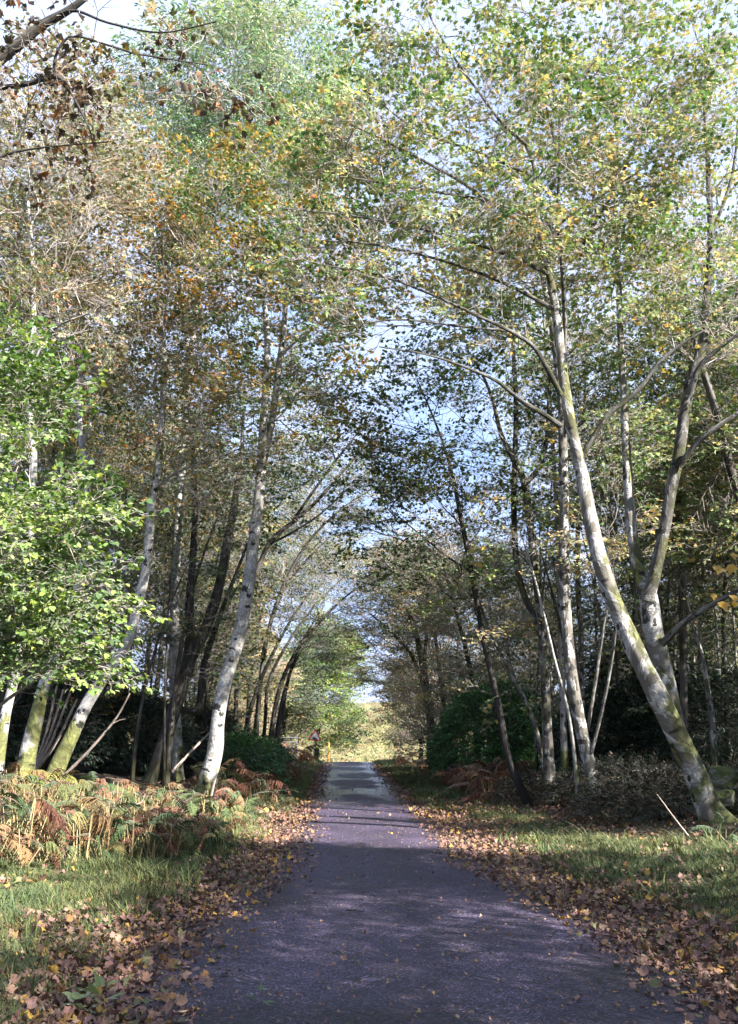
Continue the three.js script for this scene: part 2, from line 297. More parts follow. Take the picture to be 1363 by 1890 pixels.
function stemCurve(s) {                                             // pixel survey of a stem: [px, py, width] at distance d (to d2 at its top)
  const n = s.p.length, pts = [], rad = [];
  s.p.forEach(([px, py, w, dd], i) => { const d = dd ?? lerp(s.d, s.d2 ?? s.d, i / Math.max(1, n - 1)); pts.push(at(px, py, d)); rad.push(0.5 * w * (s.ws ?? 0.76) * perPx(py, d)); });
  if (s.foot) { const g = ground(pts[0].x, -pts[0].z); pts[0].y = g - 0.12; }
  const c = new THREE.CatmullRomCurve3(pts, false, 'centripetal'), L = c.getLength(), K = Math.max(3, Math.ceil(L / s.step)), P = [], Q = [];
  for (let k = 0; k <= K; k++) { const t = k / K, q = c.getPoint(t), f = t * (n - 1), i = Math.min(n - 2, Math.floor(f)); P.push(q); Q.push(lerp(rad[i], rad[i + 1], f - i)); }
  return { P, Q };
}
const tmpC = new THREE.Color();
function tree(o) {
  R = rng(o.seed ?? (seed += 13));
  const stems = o.stems.map((s, i) => ({ ...s, ...(s.world ? s.world : stemCurve({ d: o.d, ws: o.ws, foot: i === 0 && !s.limb, step: o.fine ?? 0.14, ...s })) }));
  const base = stems[0].P[0].clone(), root = thing(o.name ?? 'sycamore_tree', o.label, o.category ?? 'tree', base, o.group), loc = (p) => p.clone().sub(base);
  const mat = bark[o.bark ?? 'pale'], moss = o.moss ?? 0.3, mh = o.mossHeight ?? 2.5, sides = o.sides ?? 14, dull = o.dull ?? 1;
  const barkColor = (p, n) => {
    const w = p.clone().add(base), hgt = w.y - base.y, k = fbm(w.x * 1.7 + 3, w.y * 1.3, w.z * 1.7, 3);
    const T = 0.86 - 0.5 * moss, m = 0.95 * ss(k + 0.2 * (o.mossSide ? n.x * o.mossSide : n.y * 0.7) + 0.42 * (1 - ss(hgt, 0.1, mh)) + 0.9 * (fbm(w.x * 6, w.y * 4, w.z * 6, 3) - 0.5), T, T + 0.1), l = dull * (0.8 + 0.5 * (k - 0.3));
    return [lerp(1, mossCol[0], m) * l, lerp(1, mossCol[1], m) * l, lerp(1, mossCol[2], m) * l];
  };
  const nodes = [];                                                 // {p, par, r, fixed, grow}
  stems.forEach((s, si) => {
    const mb = new MB(), K = s.P.length, foot = si === 0 && !s.limb;
    const ph = R() * 6, fl = (k, a) => foot ? 1 + (o.flare ?? 0.55) * Math.exp(-k * s.P[1].distanceTo(s.P[0]) / 0.28) * (0.6 + 0.4 * Math.sin(a * 3 + ph) + 0.25 * Math.sin(a * 5 + ph)) : 1;
    const dk = s.limb && s.Q[0] < 0.13 ? (o.limbDull ?? 0.75) : 1, small = s.Q[0] < 0.07, sd = small ? 8 : sides;
    mb.tube(s.P.map(loc), s.Q, sd, { color: dk === 1 ? barkColor : (p, nv) => barkColor(p, nv).map((v) => v * dk), u0: R(), v0: R() * 3, bump: (i, n, k, p, nv) => fl(k, (i / n) * 2 * Math.PI) * (1 + 0.16 * (noise3(p.x * 2.2 + nv.x * 1.5 + si * 7, p.y * 2.2 + nv.y, p.z * 2.2 + nv.z * 1.5) - 0.5)) });
    obj(s.limb ? 'branch' : 'trunk', mb.geo(true), mat, root);
    let par = -1; const every = Math.max(1, Math.round(0.3 / s.P[1].distanceTo(s.P[0])));
    const from = s.limb ? 0.1 : s.grow ?? 0.45;
    for (let k = 0; k < K; k += every) { nodes.push({ p: s.P[k], par, r: s.Q[k], fixed: true, grow: k / (K - 1) >= from, kids: [] }); par = nodes.length - 1; }
    nodes[par].grow = true;
  });
  const step = o.step ?? 0.32, A = [];
  for (const [px, py, d, rx, ry, rz, n] of o.blobs) {
    const c = px === null ? py : at(px, py, d + (o.back ?? 0)), k = px === null ? 1 : perPx(py, d), a = rx * k, b = ry * k;
    const num = Math.min((n ? Math.round(n * 1.35) : 0) || Math.round(4.19 * a * b * rz * (o.perM3 ?? 4.6)), 900);
    for (let i = 0; i < num; i++) { let q; do { q = V(rr(-1, 1), rr(-1, 1), rr(-1, 1)); } while (q.lengthSq() > 1 || (q.lengthSq() < 0.25 && R() < 0.5)); const w = V(c.x + q.x * a, c.y + q.y * b, c.z + q.z * rz); if (w.y > ground(w.x, -w.z) + 0.7) A.push({ w, i: -1, d: 1e9 }); }
  }
  // every twig end in the crown is joined to the nearest wood that already points its way
  nodes.forEach((n, k) => { n.len = 0; n.dir = n.par >= 0 ? n.p.clone().sub(nodes[n.par].p).normalize() : V(0, 1, 0); });
  for (const a of A) { for (const n of nodes) if (n.grow) a.d = Math.min(a.d, a.w.distanceToSquared(n.p)); }
  A.sort((p, q) => p.d - q.d);
  const to = V();
  for (const a of A) {
    let best = -1, cost = 1e9;
    for (let k = 0; k < nodes.length; k++) {
      const n = nodes[k]; if (!n.grow || n.kids.length > 2) continue;
      to.subVectors(a.w, n.p); const l = to.length(), c = l * (n.fixed ? 1.15 : 1.25 - 0.45 * (to.dot(n.dir) / (l + 1e-6))) + 0.12 * n.len + (to.y < 0 ? 0.3 : 0) + (n.fixed ? 0.12 * n.kids.length : 0);
      if (c < cost) { cost = c; best = k; }
    }
    if (best < 0 || nodes.length > 7000) continue;
    let n = nodes[best], par = best, p = n.p.clone(), dir = n.dir.clone(), left = p.distanceTo(a.w);
    if (left < 0.12) continue;
    const steps0 = Math.max(1, Math.round(left / step)), sl = left / steps0;
    for (let k = 1; k <= steps0; k++) {
      to.subVectors(a.w, p).normalize(); dir = dir.clone().multiplyScalar(k === 1 && n.fixed ? 0.15 : 0.5).add(to.clone().multiplyScalar(0.6 + 0.8 * k / steps0)).add(V(rr(-0.32, 0.32), rr(-0.25, 0.3), rr(-0.32, 0.32))).normalize();
      p = p.clone().addScaledVector(dir, sl); nodes.push({ p, dir, par, kids: [], grow: true, len: (nodes[par].len ?? 0) + sl }); nodes[par].kids.push(nodes.length - 1); par = nodes.length - 1;
    }
  }
  for (let k = nodes.length - 1; k >= 0; k--) {
    const n = nodes[k]; if (n.fixed) continue;
    if (!n.kids.length) { n.r = (o.tip ?? 0.006); n.tip = 0; } else { n.r = Math.pow(n.kids.reduce((s, c) => s + nodes[c].r ** 2.25, 0), 1 / 2.25); n.tip = 1 + Math.max(...n.kids.map((c) => nodes[c].tip)); }
  }
  // every branch that leaves a stem is one mesh with all its forks
  const meshes = [];
  const chain = (mb, start, k) => {
    const pts = [loc(nodes[start].p)], rad = [Math.min(nodes[k].r * 1.15, nodes[start].r)]; const rest = [];
    for (let c = k; ;) { pts.push(loc(nodes[c].p)); rad.push(nodes[c].r); const ks = nodes[c].kids.slice().sort((a, b) => nodes[b].r - nodes[a].r); if (!ks.length) break; ks.slice(1).forEach((q) => rest.push([c, q])); c = ks[0]; }
    if (pts.length === 2) { pts.splice(1, 0, pts[0].clone().lerp(pts[1], 0.5)); rad.splice(1, 0, (rad[0] + rad[1]) / 2); }
    const r0 = rad[1];
    mb.tube(pts, rad, r0 > 0.03 ? 7 : r0 > 0.012 ? 5 : 3, { color: r0 > 0.012 ? barkColor : () => [dull, dull * 0.92, dull * 0.85], u0: R(), v0: R() * 3, cap: false, ur: 0.5 });
    rest.forEach(([a, b]) => chain(mb, a, b));
  };
  const firsts = nodes.reduce((s, n) => s + (n.fixed ? n.kids.filter((c) => !nodes[c].fixed).length : 0), 0), joined = o.separate === false && firsts > 14, merged = new MB();
  nodes.forEach((n, k) => { if (n.fixed) n.kids.forEach((c) => { const mb = joined ? merged : new MB(); chain(mb, k, c); if (mb !== merged) meshes.push(mb); }); });
  if (joined) { if (merged.i.length) obj('branches', merged.geo(), mat, root); } else meshes.forEach((mb) => obj('branch', mb.geo(), mat, root));
  // leafy twigs on the thin ends
  const kind = o.leaf ?? 'maple', pal = PAL[o.pal ?? 'maple'], sets = [0, 1, 2].map(() => ({ m: [], c: [] })), dens = (o.dens ?? 1) * (o.single ? 0.95 : 1.0);
  nodes.forEach((n) => {
    if (n.fixed || n.tip > (o.reach ?? 3)) return;
    let cnt = n.tip === 0 ? dens * 1.6 : dens * 0.75; cnt = Math.floor(cnt) + (R() < cnt % 1 ? 1 : 0);
    for (let i = 0; i < cnt; i++) {
      const dir = n.dir.clone(); dir.y *= 0.55; if (n.tip > 0 || i > 0) dir.applyAxisAngle(V(0, 1, 0), rr(0.5, 1.3) * (R() < 0.5 ? -1 : 1)); dir.y += rr(-0.35, 0.3); dir.normalize();
      const s = sets[Math.floor(R() * 3)], k = fbm(n.p.x * 0.55 + 5, n.p.y * 0.55, n.p.z * 0.55, 2), c = pal[clamp(Math.floor((k - 0.25) * 2 * pal.length * 0.75 + rr(-0.5, 1.5)), 0, pal.length - 1)], b = rr(0.8, 1.2);
      s.m.push(frame(loc(n.p), dir, V(rr(-0.35, 0.35), 1, rr(-0.35, 0.35)), rr(0.75, 1.25) * (o.scale ?? 1))); s.c.push(tmpC.clone().setRGB(c[0] * b, c[1] * b, c[2] * b));
    }
  });
  const bare = [0, 1, 2].map(() => []);
  nodes.forEach((n) => { if (n.fixed || n.tip > 7 || R() > (o.bare ?? 0.6)) return; const dir = n.dir.clone().applyAxisAngle(V(0, 1, 0), rr(0.4, 1.2) * (R() < 0.5 ? -1 : 1)); dir.y += rr(-0.2, 0.5); bare[Math.floor(R() * 3)].push(frame(loc(n.p), dir.normalize(), V(rr(-1, 1), 1, rr(-1, 1)), rr(0.6, 1.2))); });
  const lm = o.leafMat ?? leafMat, all = [];
  sets.forEach((s, v) => {
    if (!s.m.length) return;
    copies('twigs', SPRAYS[kind][v].twig, twigMat, s.m.concat(bare[v]), null, root);
    if (!o.single) { copies('foliage', SPRAYS[kind][v].leaf, lm, s.m, s.c, root); return; }
    s.m.forEach((m, i) => SPRAYS[kind][v].leaves.forEach((l) => { const q = M4().multiplyMatrices(m, l.m), c = s.c[i].clone(); c.r *= l.tint[0]; c.g *= l.tint[1]; c.b *= l.tint[2]; all.push({ q, v: l.v, c }); }));
  });
  if (o.single) {                                                   // leaves large enough to tell apart: the 300 largest in view one by one
    const e = V(), inside = (l) => { e.setFromMatrixPosition(l.q).add(base).project(camera); return Math.abs(e.x) < 1 && Math.abs(e.y) < 1; };
    all.forEach((l) => { l.dist = e.setFromMatrixPosition(l.q).add(base).distanceTo(camera.position) / V().setFromMatrixColumn(l.q, 0).length(); });
    const top = new Set(all.filter(inside).sort((a, b) => a.dist - b.dist).slice(0, o.single));
    const mats = new Map();
    const matOf = (c) => { const key = pal.map((p, i) => [i, Math.hypot(p[0] - c.r, p[1] - c.g, p[2] - c.b)]).sort((a, b) => a[1] - b[1])[0][0] * 3 + Math.floor(R() * 3); if (!mats.has(key)) { const m = lm.clone(); m.color.copy(c); mats.set(key, m); } return mats.get(key); };
    for (const l of top) { const m = obj('leaf', BLADES[KINDS[kind].leaf][l.v], matOf(l.c), root); m.matrixAutoUpdate = true; l.q.decompose(m.position, m.quaternion, m.scale); }
    for (let v = 0; v < 3; v++) { const g = all.filter((l) => l.v === v && !top.has(l)); if (g.length) copies('foliage', BLADES[KINDS[kind].leaf][v], lm, g.map((l) => l.q), g.map((l) => l.c), root); }
  }
  stats.push([root.name, nodes.length, sets.reduce((s, x) => s + x.m.length, 0)]);
  return root;
}
const stats = [];
// ---------------------------------------------------------------- the trees one can tell apart, left of the road
tree({ label: 'smooth pale grey sycamore with dark eye-shaped knots, curving up beside the left verge', d: 21, ws: 0.6, fine: 0.07, sides: 24, bark: 'pale', moss: 0.3, mossHeight: 0.75, pal: 'gold', dens: 1.0, mossSide: -0.4, flare: 0.25, seed: 101,
  stems: [
    { p: [[368, 1478, 66], [380, 1448, 52], [396, 1395, 47], [403, 1330, 43], [416, 1260, 43], [440, 1180, 41], [460, 1070, 38], [470, 985, 34], [480, 900, 31], [486, 800, 26], [490, 720, 22], [494, 640, 19], [488, 560, 15], [470, 490, 10], [455, 420, 6]], d2: 20.4, grow: 0.62 },
    { limb: 1, p: [[487, 850, 24], [500, 790, 21], [512, 700, 19], [524, 610, 17], [530, 540, 13], [545, 450, 9], [560, 370, 5]], d: 20.8, d2: 20.2 },
    { limb: 1, p: [[474, 690, 9], [440, 680, 8], [428, 640, 8], [415, 590, 6], [390, 540, 4]], d: 20.6, d2: 19.6 },
    { limb: 1, p: [[515, 665, 10], [535, 640, 8], [575, 610, 6], [610, 585, 4]], d: 20.6, d2: 20 } ],
  blobs: [[440, 430, 20, 190, 110, 2.4], [560, 470, 20, 120, 110, 2.0], [520, 610, 20.4, 120, 100, 1.7], [400, 560, 19.6, 110, 90, 1.7], [560, 330, 20, 110, 110, 1.6], [620, 480, 20, 90, 90, 1.4], [600, 560, 20, 80, 70, 1.2], [570, 770, 21, 70, 90, 1.0, 40], [420, 760, 20, 80, 70, 1, 30]] });
tree({ label: 'mossy pale tree leaning right, the right one of the mossy pair at far left', d: 20, ws: 0.64, fine: 0.1, sides: 16, bark: 'pale', moss: 0.42, mossHeight: 3.0, mossSide: -0.5, pal: 'tan', dens: 0.9, leaf: 'thin', seed: 102,
  stems: [
    { p: [[90, 1462, 52], [105, 1420, 46], [132, 1360, 40], [158, 1305, 36], [200, 1240, 32], [236, 1186, 29], [253, 1123, 27], [270, 1052, 26], [276, 990, 26], [280, 930, 24], [290, 875, 22], [298, 800, 20], [302, 720, 19], [302, 640, 16], [294, 560, 12], [290, 480, 8], [280, 380, 5]], grow: 0.6, d2: 19.5 },
    { limb: 1, p: [[283, 720, 9], [300, 620, 8], [312, 540, 8], [314, 480, 5]], d: 19.6, d2: 18.8 },
    { limb: 1, p: [[285, 900, 9], [330, 870, 7], [390, 850, 6], [450, 825, 4]], d: 19.6, d2: 19 } ],
  blobs: [[290, 560, 19.5, 150, 130, 1.9], [240, 410, 19.5, 140, 120, 1.9], [330, 720, 19.5, 110, 110, 1.4], [380, 850, 19.2, 110, 60, 1, 40]] });
tree({ label: 'upright mossy pale tree at the far left, the left one of the mossy pair', d: 20.2, ws: 0.66, fine: 0.1, sides: 16, bark: 'pale', moss: 0.45, mossHeight: 2.8, pal: 'tan', dens: 0.9, leaf: 'thin', seed: 103,
  stems: [
    { p: [[40, 1452, 56], [50, 1400, 46], [64, 1340, 40], [80, 1270, 34], [108, 1190, 28], [140, 1100, 24], [158, 1020, 24], [165, 960, 22], [160, 890, 20], [150, 800, 19], [145, 720, 18], [149, 620, 15], [156, 520, 12], [150, 420, 8], [140, 330, 5]], grow: 0.55, d2: 20.6 },
    { limb: 1, p: [[152, 830, 12], [165, 790, 11], [190, 730, 10], [225, 690, 7], [250, 640, 4]], d: 20.4, d2: 20 } ],
  blobs: [[150, 470, 20.4, 150, 130, 1.9], [60, 360, 20, 140, 140, 1.9], [150, 300, 20, 130, 120, 1.8], [170, 640, 20, 120, 90, 1.5]] });
tree({ label: 'grey trunk at the left edge of the wood, half hidden behind the bright green bush', d: 17.5, ws: 0.6, fine: 0.1, sides: 14, bark: 'pale', moss: 0.25, pal: 'tan', dens: 0.8, leaf: 'thin', seed: 104,
  stems: [{ p: [[-12, 1470, 46], [-2, 1400, 36], [10, 1320, 32], [30, 1240, 28], [45, 1130, 25], [58, 1000, 24], [62, 860, 23], [55, 720, 21], [62, 600, 17], [60, 480, 13], [50, 350, 8]], grow: 0.55 },
    { limb: 1, p: [[60, 700, 10], [75, 640, 9], [110, 600, 8], [160, 580, 6], [210, 552, 4]], d: 17.3, d2: 16.6 }],
  blobs: [[60, 420, 17, 160, 150, 1.9], [20, 230, 17, 150, 130, 1.8], [120, 250, 16.5, 120, 110, 1.6], [110, 590, 16.8, 110, 50, 1, 30]] });
tree({ label: 'ragged brown two-stemmed tree leaning right behind the pale knotted sycamore', d: 25, fine: 0.12, sides: 14, bark: 'dark', moss: 0.3, pal: 'green', dens: 0.8, seed: 105, dull: 0.8,
  stems: [
    { p: [[278, 1458, 46], [292, 1410, 36], [310, 1350, 32], [332, 1280, 34], [348, 1225, 36], [352, 1180, 24], [350, 1120, 21], [355, 1050, 18], [360, 960, 16], [358, 870, 13], [352, 780, 9], [340, 690, 6]], grow: 0.5 },
    { limb: 1, p: [[346, 1230, 28], [366, 1190, 27], [388, 1140, 27], [405, 1080, 25], [418, 1010, 22], [433, 930, 17], [445, 850, 12], [450, 760, 7]], d: 25, d2: 25.5 },
    { limb: 1, p: [[335, 1310, 18], [362, 1310, 16], [376, 1230, 15], [398, 1160, 14], [420, 1100, 10], [455, 1010, 6]], d: 25.2, d2: 26.2 } ],
  blobs: [[350, 700, 25, 130, 110, 1.9], [440, 740, 25.5, 120, 120, 1.9], [470, 900, 26, 80, 90, 1.4]] });
tree({ label: 'leaning stem with long arms reaching right over the road, left side behind the knotted sycamore', d: 29, fine: 0.14, sides: 12, bark: 'dark', moss: 0.25, pal: 'green', dens: 0.8, dull: 0.6, ws: 0.65, leaf: 'maple', seed: 106,
  stems: [
    { p: [[398, 1440, 26], [408, 1360, 20], [424, 1260, 18], [446, 1160, 16], [470, 1070, 15], [500, 1000, 13], [545, 960, 12], [585, 925, 10], [625, 880, 8], [670, 830, 6], [715, 790, 4]], grow: 0.45 },
    { limb: 1, p: [[540, 962, 10], [580, 905, 8], [620, 850, 7], [660, 800, 5], [690, 750, 3]], d: 29, d2: 28 },
    { limb: 1, p: [[496, 1005, 8], [536, 985, 6], [590, 950, 5], [645, 900, 3]], d: 29, d2: 28 } ],
  blobs: [[640, 850, 28.5, 90, 70, 1.6], [560, 800, 28.5, 80, 90, 1.5], [660, 930, 28.5, 80, 50, 1.4], [590, 700, 28, 60, 60, 1.2]] });
[ ['dark mossy stem arching right to the middle of the road, nearest of the arching row', [[496, 1412, 22], [502, 1350, 18], [512, 1290, 15], [530, 1235, 13], [560, 1185, 11], [598, 1140, 9], [640, 1100, 6], [688, 1066, 3]], 35, [[620, 1090, 35, 90, 60, 1.5], [560, 1100, 35, 70, 70, 1.5], [650, 1150, 35, 60, 30, 1]], 'small'],
  ['slender stem of the arching row behind, third from the road', [[462, 1420, 20], [474, 1330, 16], [484, 1240, 14], [500, 1150, 12], [530, 1080, 10], [570, 1030, 7], [610, 990, 4]], 37, [[570, 1000, 37, 90, 70, 1.7], [520, 940, 37, 70, 70, 1.6]], 'small'],
  ['crooked thin stem of the arching row, close beside the pale knotted trunk', [[440, 1425, 18], [456, 1340, 14], [476, 1270, 13], [505, 1205, 11], [540, 1140, 8], [578, 1085, 4]], 33.5, [[560, 1150, 33, 70, 50, 1.3], [500, 1080, 33.5, 60, 60, 1.3]], 'small'],
  ['leaning stem farthest along the left arching row', [[512, 1402, 18], [520, 1330, 14], [530, 1265, 11], [546, 1210, 9], [572, 1160, 6], [600, 1115, 3]], 42, [[580, 1150, 42, 60, 50, 1.6], [560, 1060, 42, 60, 60, 1.6]], 'small'],
  ['straight dark stem behind the arching row, close right of the ragged brown tree', [[428, 1430, 18], [436, 1300, 15], [440, 1180, 14], [456, 1060, 12], [480, 960, 9], [510, 880, 6]], 36, [[500, 900, 36, 80, 80, 1.6]], 'small'],
  ['thin stem of the arching row with a low elbow to the right', [[482, 1415, 15], [490, 1330, 12], [496, 1260, 11], [530, 1190, 9], [580, 1120, 7], [640, 1060, 4]], 39, [[620, 1040, 39, 80, 60, 1.6], [560, 1010, 39, 60, 60, 1.4]], 'small'],
  ['thin stem of the arching row that leans out lowest over the verge', [[504, 1408, 14], [512, 1340, 11], [524, 1280, 9], [544, 1225, 7], [572, 1175, 4]], 44, [[580, 1210, 44, 50, 30, 1.2, 24]], 'small'],
  ['thin mossy stem left in the arching row, behind the crooked one', [[448, 1420, 14], [458, 1310, 12], [468, 1200, 11], [490, 1110, 9], [530, 1030, 6]], 41, [[520, 1040, 41, 80, 70, 1.6]], 'small'],
  ['slim stem arching high above the others towards the road', [[470, 1418, 17], [478, 1300, 14], [490, 1190, 13], [520, 1090, 11], [570, 1000, 9], [630, 940, 6], [690, 900, 4]], 34, [[650, 930, 34, 80, 60, 1.5], [590, 940, 34, 60, 60, 1.3]], 'small'],
].forEach(([label, p, d, blobs, leaf], i) => tree({ label, d, stems: [{ p, grow: 0.45 }], blobs, leaf, bark: 'dark', ws: 0.58, dull: 0.6, bare: 1, moss: 0.4, pal: i % 2 ? 'maple' : 'green', dens: 0.9, sides: 9, fine: 0.2, seed: 120 + i, separate: false, perM3: 4.4, group: 'stems arching over the road from the left' }));
// the tall pale crown behind
tree({ label: 'tallest pale green tree, its airy crown standing against the sky above the road', d: 27, fine: 0.2, sides: 10, bark: 'pale', leaf: 'fine', pal: 'pale', dens: 1.5, bare: 1, seed: 130,
  stems: [{ p: [[330, 1430, 30], [322, 1200, 24], [330, 950, 20], [350, 700, 17], [370, 500, 13], [400, 300, 9], [430, 150, 5]], grow: 0.5 }, { limb: 1, p: [[352, 690, 10], [330, 500, 8], [310, 350, 6], [300, 260, 4]], d: 27, d2: 26.5 }, { limb: 1, p: [[385, 400, 9], [450, 270, 7], [520, 150, 4]], d: 27, d2: 26.5 }],
  blobs: [[430, 190, 27, 190, 170, 3], [330, 300, 27, 130, 110, 2.2], [540, 110, 27, 110, 85, 2.0], [560, 260, 27, 110, 110, 2.0], [420, 380, 27, 150, 100, 2], [440, 60, 27, 80, 45, 1.3]] });
// overhanging bough, top left, from a tree that stands out of sight beside the camera
tree({ name: 'overhanging_tree', label: 'dark bough with curled brown leaves hanging in at the top left corner', d: 9, fine: 0.12, sides: 12, bark: 'dark', moss: 0.25, leaf: 'curled', pal: 'brown', dens: 0.9, reach: 3, step: 0.2, perM3: 17, bare: 0.3, single: 300, seed: 140, tip: 0.0045,
  stems: [{ p: [[-420, 1600, 130], [-400, 1200, 90], [-360, 800, 76], [-300, 450, 62], [-250, 200, 46], [-210, 0, 30]], grow: 0.97 },
    { limb: 1, p: [[-310, 480, 50], [-180, 300, 40], [-70, 180, 34], [0, 108, 30], [40, 77, 26], [78, 46, 22], [128, 18, 18], [190, -30, 12], [260, -90, 7]], d: 9, d2: 8.6 },
    { limb: 1, p: [[-290, 430, 36], [-160, 260, 22], [-60, 170, 15], [0, 162, 13], [50, 155, 12], [100, 141, 12], [118, 150, 8], [142, 190, 6], [158, 222, 5], [172, 255, 3]], d: 9, d2: 8.4 },
    { limb: 1, p: [[100, 141, 8], [103, 104, 7], [128, 68, 6], [195, 82, 5], [246, 98, 4.5], [308, 108, 4], [385, 120, 3]], d: 8.6, d2: 8.2 },
    { limb: 1, p: [[66, 54, 12], [128, 20, 8], [200, 42, 6], [300, 60, 4], [400, 40, 3]], d: 8.8, d2: 8.2 },
    { limb: 1, p: [[-100, 205, 16], [-40, 300, 9], [30, 280, 6], [120, 268, 4], [200, 262, 3]], d: 8.9, d2: 8.5 }],
  blobs: [[70, 50, 8.6, 120, 70, 0.9], [230, 60, 8.3, 90, 50, 0.6], [140, 210, 8.4, 70, 60, 0.6], [40, 210, 8.6, 90, 60, 0.8], [330, 140, 8.2, 80, 40, 0.5], [20, 320, 8.8, 90, 50, 0.6]] });
// bright green bush, left edge
tree({ name: 'hazel_bush', category: 'bush', label: 'bright lime-green leafy bush filling the left edge above the ferns', d: 11, fine: 0.1, sides: 8, bark: 'pale', moss: 0.2, leaf: 'hazel', pal: 'lime', dens: 2.2, reach: 6, step: 0.18, bare: 0.1, perM3: 26, single: 300, seed: 150, tip: 0.004,
  stems: [{ p: [[-110, 1600, 34], [-95, 1400, 26], [-70, 1200, 20], [-50, 1000, 15], [-30, 820, 10], [-20, 640, 6]], grow: 0.3 },
    { limb: 1, p: [[-92, 1380, 18], [-30, 1250, 12], [40, 1160, 9], [110, 1100, 6], [180, 1080, 3]], d: 11, d2: 10.6 },
    { limb: 1, p: [[-85, 1300, 16], [-20, 1100, 10], [40, 980, 7], [110, 900, 4]], d: 11, d2: 10.5 },
    { limb: 1, p: [[-96, 1420, 16], [-20, 1320, 10], [60, 1260, 8], [150, 1210, 5], [220, 1190, 3]], d: 11, d2: 10.8 }],
  blobs: [[-25, 680, 10.8, 85, 100, 0.8], [10, 800, 10.6, 85, 60, 0.6], [0, 930, 10.6, 115, 80, 0.8], [55, 1035, 10.5, 115, 65, 0.7], [95, 1110, 10.5, 115, 60, 0.6], [55, 1190, 10.6, 130, 70, 0.7], [-20, 1120, 11, 110, 120, 0.9], [165, 1100, 10.4, 50, 25, 0.3], [130, 1215, 10.5, 70, 35, 0.4], [165, 965, 10.4, 45, 18, 0.25, 5], [-20, 1240, 10.9, 100, 55, 0.7], [70, 735, 10.5, 40, 20, 0.3, 6]] });

